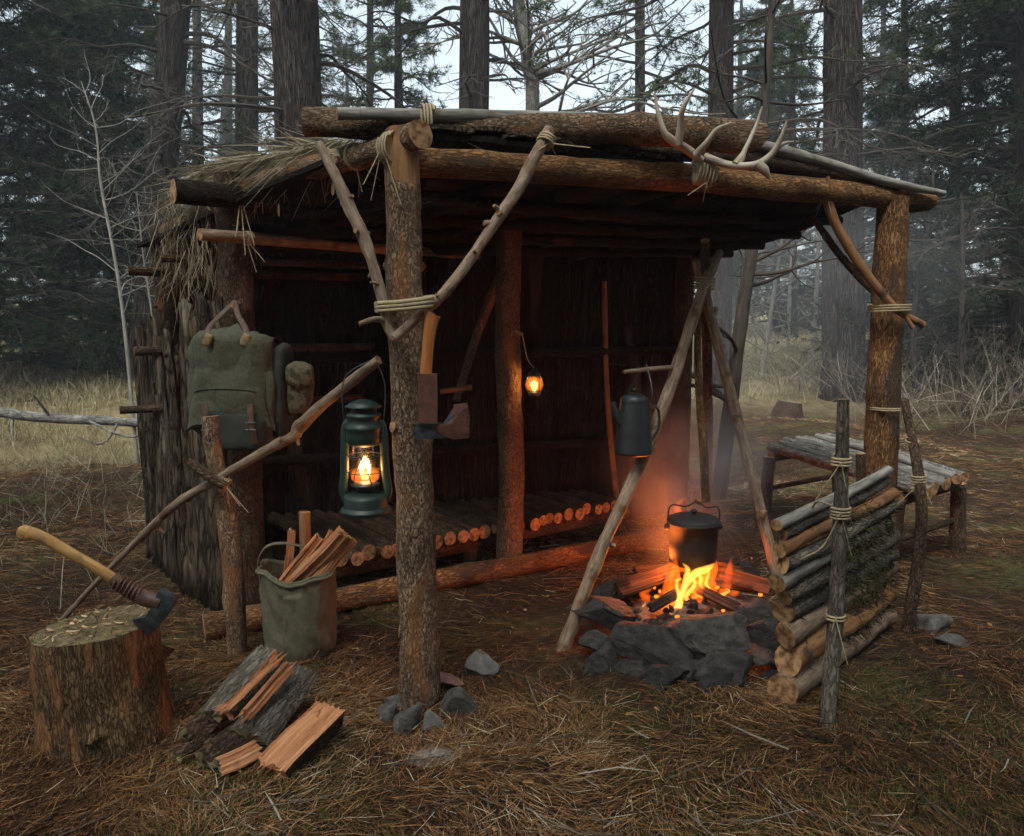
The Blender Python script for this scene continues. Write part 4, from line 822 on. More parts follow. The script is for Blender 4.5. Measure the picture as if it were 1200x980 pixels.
cb_ = MB(); cr_ = np.random.default_rng(77)
for k in range(120):
    a_, r_ = cr_.uniform(0, 6.28), .34 * math.sqrt(cr_.uniform()); x, y = FX + r_ * math.cos(a_), FY + r_ * math.sin(a_)
    sub_ = rock((x, y, g1(x, y) + .05 - .05 * (r_ / .34) + cr_.uniform(0, .02)), cr_.uniform(.012, .034, 3), 900 + k, None, rotm(*cr_.uniform(0, 3, 3)), cuts=6, sub=2); cb_.add(sub_.v[0], sub_.f[0][0], sub_.b[0])
tag(cb_.build('charcoal', ['charred'], None, gp(A_([FX, FY])), smooth=False, kind='stuff'), 'lumps of charcoal strewn round the burning logs', 'charcoal')
def split(mb, p0, p1, wd, ht, up=(0, 0, 1), bark=True, seed=0, rough=0.004, n=9, flat=False):
    """a split billet: wedge with a rounded bark back; materials 0 split wood, 1 bark, 2 end grain"""
    r = np.random.default_rng(seed); p0 = A_(p0); p1 = A_(p1); T = unit(p1 - p0); up = A_(up, dtype=float); U = unit(up - T * up.dot(T)); V = np.cross(T, U)
    prof = [(-wd * .5, 0.0), (-wd * .22, -ht * .22), (wd * .1, -ht * .28), (wd * .4, -ht * .16), (wd * .5, 0.02 * ht), (wd * .27, ht * .34), (wd * .06, ht * .62), (-wd * .1, ht * .70), (-wd * .3, ht * .36)]
    isb = [1, 1, 1, 1, 0, 0, 0, 0, 0] if bark else [0] * 9
    if flat:
        prof = [(-wd * .5, 0.0), (-wd * .42, -ht * .5), (-wd * .1, -ht * .8), (wd * .35, -ht * .6), (wd * .5, 0.0), (wd * .3, .006), (wd * .1, -.003), (-wd * .12, .004), (-wd * .35, -.002)]
        isb = [1, 1, 1, 1, 0, 0, 0, 0, 0]
    prof = A_(prof) * (1 + r.normal(0, .07, (9, 2)))
    pp, bb_ = [], []
    for q_ in range(9):
        e_ = prof[(q_ + 1) % 9] - prof[q_]; nn_ = A_([-e_[1], e_[0]]) / (np.linalg.norm(e_) + 1e-9)
        for f in (0, .25, .5, .75): pp.append(prof[q_] + e_ * f + nn_ * (r.normal(0, .0022) if f else 0)); bb_.append(isb[q_])
    prof = A_(pp); isb = bb_; m = len(prof)
    rings = []
    off = r.normal(0, rough, (n, m, 2)) * 0.16 + np.repeat(r.normal(0, rough * .5, (1, m // 4, 2)), 4, 1) + np.sin(np.linspace(0, 2.4, n) + r.uniform(0, 6))[:, None, None] * r.normal(0, .006, (1, 1, 2))
    for i, f in enumerate(np.linspace(0, 1, n)):
        c = p0 + (p1 - p0) * f; q_ = prof * (1 - .06 * abs(f - .5)) + off[i]
        jag = (r.normal(0, .004, m) + np.repeat(r.normal(0, .004, m // 4), 4))[:, None] * T if i in (0, n - 1) else 0
        rings.append(c + q_[:, :1] * V + q_[:, 1:] * U + jag)
    Xv = A_(rings); L = np.linalg.norm(p1 - p0)
    bb = np.stack([np.broadcast_to(prof[:, 0], (n, m)), np.broadcast_to(prof[:, 1], (n, m)), np.broadcast_to((np.linspace(0, L, n))[:, None], (n, m))], -1) + seed
    for k in range(m):
        k2 = (k + 1) % m
        v4 = np.concatenate([Xv[:, k], Xv[:, k2]]); b4 = np.concatenate([bb[:, k], bb[:, k2]])
        i_ = np.arange(n - 1); mb.add(v4, np.stack([i_, i_ + n, i_ + n + 1, i_ + 1], -1), b4, 1 if isb[k] else 0)
    for idx, sgn in ((0, -1), (n - 1, 1)):
        c = Xv[idx].mean(0); k_ = np.arange(m); k2 = (k_ + 1) % m
        t_ = np.stack([k_, k2, np.full(m, m)], -1); t_ = t_ if sgn > 0 else t_[:, ::-1]
        mb.add(np.vstack([Xv[idx], c]), t_, np.vstack([prof, [[0, 0]]]) @ A_([[1, 0, 0], [0, 1, 0]]), 2)
def splinters(mb, p0, p1, wd, ht, seed, up):
    r = np.random.default_rng(seed); p0 = A_(p0); p1 = A_(p1); T = unit(p1 - p0); U = unit(A_(up, dtype=float) - T * A_(up, dtype=float).dot(T)); V = np.cross(T, U); n = 26
    f = np.where(r.uniform(0, 1, n) < .5, r.uniform(0, .12, n), r.uniform(.75, .97, n)); sg = np.where(f < .4, -1.0, 1.0)
    base = p0 + (p1 - p0) * f[:, None] + V * (r.uniform(-.42, .42, n) * wd)[:, None] + U * (r.uniform(.0, .12, n) * ht)[:, None]
    d = T * sg[:, None] + r.normal(0, .13, (n, 3)) + U * .12; d /= np.linalg.norm(d, axis=1)[:, None]
    sub_ = blades(None, base, d, r.uniform(.02, .055, n), r.uniform(.002, .005, n), 'split_wood', r.uniform(-.1, .1, n)); mb.add(sub_.v[0], sub_.f[0][0], sub_.v[0], 0)
WOOD = ['split_wood', 'bark_grey', 'cut_end']
burn = [
 ((722, 702, 3.42), (792, 690, 3.62), .085, .08, 'burnt_wood', 'split log glowing orange at the left side of the fire'),
 ((812, 690, 3.62), (862, 664, 3.80), .07, .07, 'charred', 'charred log lying through the middle of the fire'),
 ((905, 706, 3.42), (832, 680, 3.62), .085, .075, 'burnt_wood', 'split log pushed into the fire from the right'),
 ((888, 690, 3.66), (816, 672, 3.72), .07, .07, 'burnt_wood', 'thinner split log at the back right of the fire'),
 ((744, 688, 3.66), (800, 678, 3.7), .06, .06, 'charred', 'charred log at the back left of the fire'),
 ((730, 694, 3.58), (806, 676, 3.68), .06, .06, 'burnt_wood', 'thin split log behind the left burning log'),
 ((760, 728, 3.30), (812, 700, 3.48), .05, .05, 'charred', 'short charred stick at the front of the flames'),
 ((868, 722, 3.30), (818, 700, 3.46), .05, .05, 'charred', 'charred stick end behind the peaked stone'),
 ((898, 694, 3.52), (826, 690, 3.56), .05, .05, 'burnt_wood', 'thin split log between the two right hand burning logs'),
]
for k, (a, b, wd, ht, mt, lab) in enumerate(burn):
    mb = MB(); pa, pb = W(*a), W(*b); zz = g1(FX, FY) + .10
    zz = zz - (.03 if wd < .055 else 0); pa[2] = max(pa[2], zz); pb[2] = max(pb[2], zz + .02)
    split(mb, pa, pb, wd, ht, seed=500 + k)
    tag(mb.build('burning_log', [mt, 'charred', mt], None, tuple(pa), smooth=False), lab, 'firewood', 'burning logs in the fire ring')
flm = thing('campfire_flames', 'bright yellow and orange flames rising under the black pot', 'flame', gp(A_([FX, FY]), .08)); FO = tuple(flm.location)
zb = g1(FX, FY) + .08
def tongue(pts, rad, mat, seed):
    mb = MB(); mb.tube(pts, rad, seg=14, n=8, amp=.22, freq=9, flat=.8, mc=0)
    mb.build('flame', [mat], flm, FO)
fr = np.random.default_rng(4)
def lick(px, py, Y, top, w0, mat):
    """one thin wavering tongue from a root pixel up to the height of pixel row top"""
    n_ = 6; P, rd = [], []
    dx = 0.0
    for q_ in range(n_):
        f = q_ / (n_ - 1); dx += fr.normal(0, 3.2); P.append(W(px + dx + 6 * f, py + (top - py) * f, Y + .03 * f)); rd.append(w0 * (.55 + 1.2 * f * (1 - f) * 2.2) * (1 - f) ** .55 + .0015)
    tongue(P, rd, mat, 0)
tongue([W(774, 738, 3.31), W(785, 727, 3.34), W(794, 713, 3.36), W(799, 696, 3.38), W(803, 682, 3.39), W(806, 668, 3.40), W(800, 660, 3.41)], [.008, .019, .020, .014, .017, .015, .003], 'flame_core', 1)
tongue([W(798, 700, 3.38), W(806, 684, 3.40), W(815, 672, 3.42), W(828, 667, 3.43), W(838, 660, 3.44)], [.008, .017, .022, .018, .003], 'flame_core', 2)
tongue([W(790, 720, 3.36), W(796, 700, 3.38), W(793, 686, 3.39), W(796, 672, 3.39)], [.010, .013, .009, .002], 'flame_core', 3)
lick(806, 704, 3.41, 668, .012, 'flame_core'); lick(832, 700, 3.47, 660, .010, 'flame_core'); lick(846, 706, 3.5, 684, .008, 'flame_core'); lick(758, 722, 3.42, 704, .008, 'flame_core'); lick(820, 690, 3.44, 662, .012, 'flame_core')
for (px, py, Y, top, w0) in ((770, 728, 3.38, 690, .03), (782, 722, 3.40, 662, .038), (796, 718, 3.42, 650, .045), (812, 710, 3.46, 645, .05), (828, 706, 3.50, 640, .045), (842, 702, 3.52, 652, .034), (756, 712, 3.5, 684, .026), (858, 700, 3.55, 668, .026), (806, 606, 3.70, 582, .016)):
    lick(px, py, Y, top, w0, 'flame_outer')
def lamp(name, loc, energy, col, rad):
    l = bpy.data.lights.new(name, 'POINT'); l.energy = energy; l.color = col; l.shadow_soft_size = rad
    o = bpy.data.objects.new(name, l); COL.objects.link(o); o.location = tuple(loc); return o
lamp('fire_light', (FX - .01, FY + .05, zb + .14), 44.0, (1.0, 0.19, 0.03), .09)

# ------------------------------------------------------------------ log reflector beside the fire
F0 = A_([0.965, 2.56]); K1 = A_([1.70, 3.31]); WD = unit(np.append(K1 - F0, 0)); WN = A_([WD[1], -WD[0], 0])   # WN: side towards the viewer
refl = thing('fire_reflector', 'low leaning wall of stacked logs between stakes right of the fire', 'fire reflector', gp((F0 + K1) / 2)); RO = tuple(refl.location)
z = g1(*F0) + .0; k = 0; radii = [.053, .050, .044, .037, .034, .031, .029, .027, .024, .021]
for k, r_ in enumerate(radii):
    z += r_; off = rng.uniform(-.03, .05); offb = rng.uniform(-.04, .06)
    lean_ = A_([-.06, .02, 0]) * (z / .7)
    if k == len(radii) - 1: offb -= 0.05
    p0 = np.append(F0, 0) + WD * off + lean_ + WN * rng.normal(0, .008); p1 = np.append(K1, 0) + WD * offb + lean_ * .5 + WN * rng.normal(0, .008)
    p0[2] = z; p1[2] = z + (g1(*K1) - g1(*F0)) + .015 * k / 2
    mt = [('stick_wood', 'cut_end'), ('grey_wood', 'cut_end'), ('bark_grey', 'cut_end'), ('peeled', 'cut_end')][(0, 3, 0, 2, 2, 1, 2, 3, 2, 1)[k]]
    mb = MB(); mb.tube([p0, p0 * .66 + p1 * .34 + A_([0, 0, rng.normal(0, .006)]), p0 * .3 + p1 * .7 + A_([0, 0, rng.normal(0, .006)]), p1], [r_ * 1.03, r_, r_ * .93], seg=14, n=8, amp=.1, freq=18, knots=4, ob=(rng.normal(0, .25, 3), None))
    mb.build('log', list(mt), refl, RO); z += r_ * .90
def rst(pts, rad, mats=('bark_dark', 'cut_end')):
    mb = MB(); mb.tube(pts, rad, seg=12, n=8, amp=.1, freq=22, knots=4); return mb.build('stake', list(mats), refl, RO)
sf0 = G(968, 858); 
st1 = rst([sf0 - A_([0, 0, .05]), W(978, 740, 2.54), W(985, 610, 2.58), W(988, 468, 2.60)], [.026, .026, .024, .019], ('bark_grey', 'cut_end'))
sb_ = np.append(K1, 0) + WN * .085 - WD * .05
st2 = rst([A_([sb_[0], sb_[1], g1(sb_[0], sb_[1]) - .05]), W(1078, 640, 3.24), W(1077, 560, 3.26), W(1060, 470, 3.6)], [.025, .025, .022, .018], ('bark_dark', 'cut_end'))
si_ = np.append(F0, 0) - WN * .075 + WD * .22
rst([A_([si_[0], si_[1], g1(*si_[:2]) - .05]), A_([si_[0], si_[1], .25]), A_([si_[0], si_[1], .48])], [.022, .018])
si_ = np.append(K1, 0) - WN * .10 - WD * .08
rst([A_([si_[0], si_[1], g1(*si_[:2]) - .05]), A_([si_[0] - .02, si_[1], .45]), A_([si_[0] - .04, si_[1], .80])], [.024, .02])
for (px, py, Y, n_) in ((985, 600, 2.58, 4), (986, 540, 2.59, 3), (979, 722, 2.55, 2)):
    mb = MB(); wrap(mb, W(px, py, Y), A_([0.05, 0, 1]), .030, n_, .011, .0045); dangle(mb, W(px, py + 2, Y - .03), 2, .15)
    if py == 600:
        mb.tube([W(985, 602, 2.55), W(965, 640, 2.6), W(940, 655, 2.62)], .004, seg=5, n=5, mc=0); mb.tube([W(990, 598, 2.55), W(960, 588, 2.66), W(952, 595, 2.74)], .004, seg=5, n=5, mc=0)
    mb.build('lashing', ['rope'], refl, RO)
mb = MB(); wrap(mb, W(1077, 562, 3.26), A_([0, 0, 1]), .028, 4, .011, .0045); dangle(mb, W(1080, 564, 3.235), 3, .16); mb.build('lashing', ['rope'], refl, RO)
mb = MB(); wrap(mb, W(1068, 520, 3.4), A_([0, -.3, 1]), .026, 4, .011, .004); mb.build('lashing', ['rope'], refl, RO)
# moss and dead twigs packed on the outer face
n = 9000; s_ = np.clip(rng.normal(.66, .2, n), .12, .97); zz = np.clip(rng.normal(.40, .13, n), .10, .60)
keep = rng.uniform(0, 1, n) < (0.25 + .75 * sstep(.3, .6, s_)); s_, zz = s_[keep], zz[keep]; n = len(s_)
base = np.append(F0, 0) + (np.append(K1, 0) - np.append(F0, 0)) * s_[:, None] + WN * (rng.uniform(.012, .048, n))[:, None] + A_([-.08, .015, 0]) * (zz / .7)[:, None]
base[:, 2] = zz + .02
dirn = rng.normal(0, 1, (n, 3)) + WN * .7 + A_([0, 0, -.35]); dirn /= np.linalg.norm(dirn, axis=1)[:, None]
blades('moss', base, dirn, rng.uniform(.012, .045, n), rng.uniform(.002, .005, n), 'moss_blade', rng.uniform(-.3, .3, n), parent=refl, O=RO)

# ------------------------------------------------------------------ pole bench
bench = thing('pole_bench', 'rustic bench of pale peeled poles on log legs behind the reflector', 'bench', gp(A_([2.2, 4.8]))); NO = tuple(bench.location)
nb0, nb1 = A_([1.80, 5.30, .50]), A_([2.16, 3.92, .475]); fb0_, fb1_ = A_([2.36, 5.72, .50]), A_([2.56, 4.22, .50])
for k in range(7):
    f_ = k / 6; a = nb0 * (1 - f_) + fb0_ * f_ + rng.normal(0, .02, 3) * A_([1, 1, .15]); b = nb1 * (1 - f_) + fb1_ * f_ + rng.normal(0, .02, 3) * A_([1, 1, .15])
    mb = MB(); mb.tube([a, (a + b) / 2 + A_([0, 0, rng.normal(0, .008)]), b], [rng.uniform(.028, .036), rng.uniform(.026, .034)], seg=12, n=8, amp=.08, freq=16, knots=3); mb.build('seat_pole', [('bark_pale', 'grey_wood')[k % 2], 'cut_end'], bench, NO)
for f_ in (.06, .9):
    a = nb0 * (1 - f_) + nb1 * f_; b = fb0_ * (1 - f_) + fb1_ * f_; a = a - A_([.03, 0, .065]); b = b + A_([.04, 0, -.065])
    mb = MB(); mb.tube([a, b], .034, seg=10, n=4, amp=.1); mb.build('crossbar', ['bark_dark', 'cut_end'], bench, NO)
    mb = MB(); a2 = a + A_([0, 0, -.22]); b2 = b + A_([0, 0, -.22]); mb.tube([a2, b2], .02, seg=8, n=4, amp=.1); mb.build('stretcher', ['bark_dark', 'cut_end'], bench, NO)
    for p, sx_ in ((a, -.04), (b, .04)):
        mb = MB(); mb.tube([gp(A_([p[0] + sx_, p[1]]), -.03), p + A_([sx_ * .3 - .0, 0, .0])], [.045, .042], seg=12, n=5, amp=.1, freq=14); mb.build('leg', ['bark_dark', 'cut_end'], bench, NO)

# ------------------------------------------------------------------ chopping block and axe
bx_, by_ = W(116, 740, 2.42)[:2]; bz = g1(bx_, by_); br = .190; bh = .375 - bz + bz
blk = MB(); P = [A_([bx_ + .01, by_, bz - .03]), A_([bx_, by_, bz + .15]), A_([bx_, by_, bz + bh])]
blk.tube(P, [br * 1.06, br * 1.0, br * .98], seg=64, n=16, amp=.075, freq=9, knots=3, ob=(None, (.08, -.05, 0)))
tag(blk.build('chopping_block', ['bark_stump', 'cut_block'], None, (bx_, by_, bz)), 'mossy round chopping block with an axe stuck in its top', 'chopping block')
n = 60; a = rng.uniform(0, 6.28, n); r_ = br * .9 * np.sqrt(rng.uniform(0, 1, n)); base = np.stack([bx_ + r_ * np.cos(a), by_ + r_ * np.sin(a), bz + bh + .008 + .08 * r_ * np.cos(a) - .05 * r_ * np.sin(a)], -1)
dirn = np.stack([rng.normal(0, 1, n), rng.normal(0, 1, n), rng.normal(0, .06, n)], -1); dirn /= np.linalg.norm(dirn, axis=1)[:, None]
blades('wood_chips', base, dirn, rng.uniform(.008, .04, n), rng.uniform(.003, .010, n), 'chip', .1, 'pale wood chips scattered on top of the chopping block', 'wood chips')
ax = thing('axe', 'long handled axe with dark wrapped collar stuck in the chopping block', 'axe', W(180, 742, 2.36)); AO = tuple(ax.location)
mb = MB(); mb.tube([W(26, 622, 2.30), W(50, 630, 2.305), W(82, 648, 2.315), W(110, 664, 2.32), W(136, 680, 2.33)], [.021, .019, .0175, .017, .018], seg=14, n=8, flat=.72, mc=0); 
mb.blob(W(30, 625, 2.30), (.026, .014, .024), .8, nu=14, nv=10); mb.build('handle', ['handle_wood'], ax, AO)
mb = MB(); mb.tube([W(132, 677, 2.33), W(150, 690, 2.335), W(172, 701, 2.34), W(188, 706, 2.345)], [.022, .025, .026, .025], seg=14, n=6, amp=.12, freq=40, flat=.8, mc=0)
col_ = mb.build('collar', ['leather_dark'], ax, AO)
mb = MB(); wrap(mb, W(150, 689, 2.335), W(172, 701, 2.34) - W(132, 677, 2.33), .025, 6, .013, .003); mb.build('lacing', ['leather_red'], col_, AO)
ho = W(192, 707, 2.345); hx = unit(W(192, 707, 2.345) - W(140, 682, 2.33)); hx = unit(hx - A_([0, 1, 0]) * hx[1]); hy = A_([hx[2], 0, -hx[0]]); hy = hy if hy[2] < 0 else -hy
mb = MB(); mb.prism([(-.030, -.035), (.020, -.038), (.030, -.03), (.030, .018), (.026, .045), (.02, .085), (.008, .118), (-.045, .112), (-.062, .100), (-.03, .07), (-.026, .03)], ho, hx, hy, A_([0, 1, 0]), [.016, .016, .016, .016, .013, .007, .001, .001, .001, .008, .014])
mb.build('head', ['steel_dark'], ax, AO, smooth=False)

# hatchet hanging on the front post
hk = thing('hatchet', 'hatchet with orange handle and leather sheath hung head down on the front post', 'hatchet', W(512, 512, 2.46)); HO = tuple(hk.location)
mb = MB(); mb.tube([W(507, 367, 2.45), W(504, 385, 2.45), W(501, 412, 2.455), W(499, 445, 2.46), W(501, 492, 2.46)], [.026, .0205, .0185, .019, .018], seg=14, n=8, flat=.62, fdir=(1, 0, 0), mc=0, ob=((.5, 0, 0.), None)); mb.build('handle', ['handle_orange'], hk, HO)
mb = MB(); O_ = W(501, 465, 2.43); mb.prism([(-.028, -.085), (.030, -.085), (.031, .0), (.030, .073), (-.026, .073), (-.030, 0)], O_, A_([1, 0, 0]), A_([0, 0, 1]), A_([0, 1, 0]), .012); mb.build('collar', ['leather_red'], hk, HO, smooth=False)
O_ = W(515, 500, 2.45); X_, Z_ = A_([1, 0, 0]), A_([0, 0, 1]); s_ = 2.45 / F
pl = [(484, 503), (491, 494), (503, 492), (520, 497), (530, 489), (533, 476), (546, 474), (549, 492), (548, 511), (530, 513), (505, 514), (486, 513)]
mb = MB(); mb.prism([((x - 515) * s_, -(y - 500) * s_) for x, y in pl], O_, X_, Z_, A_([0, 1, 0]), [.014, .015, .016, .012, .008, .004, .002, .002, .002, .008, .014, .014]); hd = mb.build('head', ['steel_dark'], hk, HO, smooth=False)
pl = [(522, 496), (531, 488), (532, 474), (548, 472), (551, 492), (550, 513), (532, 515), (518, 509), (508, 500), (513, 497)]
mb = MB(); mb.prism([((x - 515) * s_, -(y - 500) * s_) for x, y in pl], O_, X_, Z_, A_([0, 1, 0]), [.014, .011, .008, .006, .006, .007, .011, .016, .0175, .017]); shh = mb.build('blade_sheath', ['leather_red'], hk, HO, smooth=False)
mb = MB()
for (x, y) in ((546, 478), (548, 488), (548, 498), (547, 507), (538, 510)): mb.blob(W(x, y, 2.44), (.0028, .002, .0028), .9, nu=8, nv=6)
mb.build('rivet', ['steel_dark'], shh, HO)

# ------------------------------------------------------------------ lantern pole, forked stake, lantern
sp0 = G(62, 735); 
tip = W(444, 422, 2.72); crs = W(258, 560, 2.97)
mb = MB(); mb.tube([sp0 + A_([0, 0, -.01]), W(130, 665, 3.2), W(200, 597, 3.06), crs, W(300, 535, 2.92), W(342, 512, 2.86), W(352, 498, 2.85), W(395, 460, 2.79), tip], [.010, .013, .017, .018, .019, .0195, .023, .018, .017], seg=14, n=12, amp=.2, freq=32, knots=16)
mb.nubs(cat([W(130, 665, 3.2), crs, W(342, 512, 2.86), W(395, 460, 2.79)], 7), .017, 6)
mb.tube([W(346, 506, 2.86), W(350, 522, 2.85)], [.012, .006], seg=8, n=3)
tag(mb.build('lantern_pole', ['stick_wood', 'cut_end'], None, tuple(sp0)), 'long crooked stick propped across a stake and holding up the green lantern', 'pole')
q0 = G(278, 768)
stk = thing('forked_stake', 'upright bark covered stake with a tied cross peg under the lantern pole', 'stake', q0); QO = tuple(stk.location)
mb = MB(); mb.tube([q0 - A_([0, 0, .03]), W(275, 690, 3.05), W(265, 600, 3.05), W(252, 540, 3.06), W(246, 488, 3.07)], [.040, .041, .038, .034, .034], seg=18, n=9, amp=.09, freq=20, knots=5); mb.build('shaft', ['bark_post', 'cut_end'], stk, QO)
mb = MB(); mb.tube([W(221, 541, 2.94), W(240, 555, 2.935), W(264, 570, 2.93)], [.018, .02, .019], seg=12, n=5, amp=.08); mb.build('cross_peg', ['bark_dark', 'cut_end'], stk, QO)
mb = MB(); wrap(mb, W(262, 566, 2.96), W(264, 570, 2.93) - W(221, 541, 2.94), .026, 4, .009, .0035); dangle(mb, W(266, 572, 2.92), 3, .09); mb.build('lashing', ['rope'], stk, QO)

lc = W(429, 600, 2.72)
lan = thing('hurricane_lantern', 'green metal hurricane lantern burning at the end of the crooked stick', 'lantern', lc); LO = tuple(lan.location)
def lp(name, mats, fn, parent=None):
    mb = MB(); fn(mb); return mb.build(name, mats, parent or lan, LO)
lp('tank', ['paint_green'], lambda mb: mb.lathe([(0, 0), (.086, 0), (.092, .006), (.090, .014), (.080, .020), (.078, .026), (.080, .055), (.074, .066), (.05, .072), (.03, .078), (0, .08)], lc, 36))
lp('burner', ['steel_dark'], lambda mb: mb.lathe([(.032, .076), (.036, .09), (.05, .098), (.052, .104), (.03, .112), (.012, .122), (0, .122)], lc, 26))
lp('globe', ['glass'], lambda mb: mb.lathe([(.046, .105), (.053, .125), (.057, .155), (.056, .19), (.050, .225), (.045, .25)], lc, 32))
def crown(mb):
    mb.lathe([(.048, .246), (.056, .25), (.062, .262), (.064, .285), (.062, .30), (.066, .306), (.066, .316), (.058, .322), (.056, .345), (.062, .352), (.060, .358), (.046, .365), (.044, .382)], lc, 32)
    mb.lathe([(.030, .378), (.064, .382), (.066, .387), (.04, .402), (.015, .411), (0, .413)], lc, 30)
lp('crown', ['paint_green'], crown)
for s_ in (-1, 1):
    lp('side_tube', ['paint_green'], lambda mb: mb.tube([lc + A_([s_ * .072, 0, .045]), lc + A_([s_ * .082, 0, .085]), lc + A_([s_ * .074, 0, .15]), lc + A_([s_ * .070, 0, .25]), lc + A_([s_ * .066, 0, .31]), lc + A_([s_ * .05, 0, .335])], .0105, seg=10, n=7, flat=1.5, mc=0))
def guards(mb):
    for h_, rr_ in ((.15, .062), (.21, .059)):
        a = np.linspace(0, 2 * math.pi, 33); mb.tube(lc + np.stack([rr_ * np.cos(a), rr_ * np.sin(a), h_ + 0 * a], -1), .0018, seg=5, smooth_pts=False, mc=0)
    for s_ in (-1, 1): mb.tube([lc + A_([s_ * .035, -.045, .10]), lc + A_([s_ * .02, -.062, .16]), lc + A_([-s_ * .015, -.058, .235])], .0018, seg=5, n=6, mc=0)
lp('wire_guard', ['steel_dark'], guards)
tb = W(436, 429, 2.725)
lp('bail_handle', ['steel_dark'], lambda mb: mb.tube([lc + A_([-.066, 0, .30]), lc + A_([-.075, 0, .42]), lc + A_([-.055, 0, .50]), tb + A_([-.01, 0, .016]), tb + A_([.012, 0, .016]), lc + A_([.075, 0, .48]), lc + A_([.078, 0, .40]), lc + A_([.066, 0, .30])], .0022, seg=6, n=7, mc=0))
fl = lp('flame', ['lamp_flame'], lambda mb: mb.lathe([(0, .118), (.011, .122), (.015, .130), (.011, .140), (.004, .148), (0, .152)], lc, 16))
lp('flame_glow', ['lamp_glow'], lambda mb: mb.lathe([(0, .112), (.040, .113), (.050, .122), (.052, .14), (.049, .152), (.02, .160), (0, .161)], lc, 24), fl)
lamp('lantern_light', lc + A_([0, 0, .150]), 1.6, (1.0, 0.42, 0.12), .02)

# small candle lantern on the middle post
cc = W(626, 462, 4.03)
cl = thing('candle_lantern', 'small glowing globe lantern hanging on the inner post', 'lantern', cc); CO = tuple(cl.location)
def cpart(name, mats, fn, parent=None):
    mb = MB(); fn(mb); return mb.build(name, mats, parent or cl, CO)
cpart('base', ['steel_dark'], lambda mb: mb.lathe([(0, -.01), (.03, -.008), (.034, .002), (.03, .012), (0, .014)], cc, 20))
cpart('globe', ['glass'], lambda mb: mb.lathe([(.03, .012), (.046, .03), (.052, .055), (.046, .082), (.03, .10)], cc, 24))
cf = cpart('flame', ['lamp_flame'], lambda mb: mb.lathe([(0, .02), (.012, .026), (.017, .042), (.013, .056), (.005, .07), (0, .074)], cc, 16))
cpart('flame_glow', ['lamp_glow'], lambda mb: mb.lathe([(0, .014), (.036, .022), (.048, .05), (.040, .08), (0, .096)], cc, 20), cf)
cpart('cap', ['steel_dark'], lambda mb: mb.lathe([(.034, .096), (.034, .106), (.02, .12), (.012, .135), (0, .138)], cc, 20))
def cage(mb):
    for k in range(4):
        a = k * math.pi / 2 + .5; d_ = A_([math.cos(a), math.sin(a), 0])
        mb.tube([cc + d_ * .032 + A_([0, 0, .0]), cc + d_ * .056 + A_([0, 0, .05]), cc + d_ * .033 + A_([0, 0, .102])], .002, seg=5, n=6, mc=0)
cpart('wire_guard', ['steel_dark'], cage)
ct = W(612, 392, 4.04)
cpart('cord', ['rope'], lambda mb: (mb.tube([cc + A_([0, 0, .135]), W(618, 420, 4.035), ct], .003, seg=5, n=6, mc=0), mb.tube([ct, W(604, 388, 4.07)], .008, seg=6, n=3, mc=0)))
lamp('candle_light', cc + A_([0, 0, .06]), 1.8, (1.0, 0.42, 0.12), .02)

# ------------------------------------------------------------------ canvas bucket with kindling
bkx = W(353, 764, 3.04); kg = g1(bkx[0], bkx[1])
bk = thing('canvas_bucket', 'olive canvas bucket full of split kindling behind the front post', 'bucket', (bkx[0], bkx[1], kg)); KB = tuple(bk.location); kb0 = A_(KB)
a = np.linspace(0, 2 * math.pi, 84, endpoint=False); pk = [(0, .004), (.115, .002), (.132, .012), (.143, .06), (.147, .14), (.149, .24), (.152, .345), (.155, .372), (.150, .376), (.146, .35), (.143, .2), (.138, .04), (0, .03)]
prof = []
for q_ in range(len(pk) - 1):
    for f in np.linspace(0, 1, 7 if 2 <= q_ <= 6 else 2, endpoint=False): prof.append((pk[q_][0] * (1 - f) + pk[q_ + 1][0] * f, pk[q_][1] * (1 - f) + pk[q_ + 1][1] * f))
prof.append(pk[-1]); irim = max(range(len(prof)), key=lambda q_: prof[q_][0])
ra_, za_ = A_([p[0] for p in prof])[:, None], A_([p[1] for p in prof])[:, None]
ca_, sa_ = np.cos(a)[None] + 0 * ra_, np.sin(a)[None] + 0 * ra_
fo_ = -np.abs(noise3(np.stack([ca_ * 2.6 + za_ * 7, sa_ * 2.6 - za_ * 5, za_ * 5 + 3 + 0 * ca_], -1))) * .10 - np.abs(noise3(np.stack([ca_ * 5 - za_ * 11, sa_ * 5, za_ * 12 + 8 + 0 * ca_], -1))) * .05 + .05 * noise3(np.stack([ca_ * 1.5, sa_ * 1.5, za_ * 6 + 0 * ca_], -1))
wr = 1 + (fo_ + .05) * np.minimum(1, ra_ / .1)
V = np.stack([ra_ * wr * ca_, ra_ * wr * sa_, za_ + (za_ > .3) * (.016 * np.sin(2 * a + 1) + .008 * np.sin(5 * a))[None]], -1).reshape(-1, 3)
V = A_(V); nP, nA = len(prof), len(a)
i, j = np.meshgrid(np.arange(nP - 1), np.arange(nA), indexing='ij'); j2 = (j + 1) % nA
mb = MB(); mb.add(V + kb0, np.stack([i * nA + j, i * nA + j2, (i + 1) * nA + j2, (i + 1) * nA + j], -1).reshape(-1, 4), V); mb.build('body', ['canvas_bucket'], bk, KB)
mb = MB(); rim = V.reshape(nP, nA, 3)[irim] + kb0 + A_([0, 0, -.012]); mb.tube(np.vstack([rim, rim[:1]]) , .008, seg=6, smooth_pts=False, mc=0); mb.build('rim', ['canvas_bucket'], bk, KB)
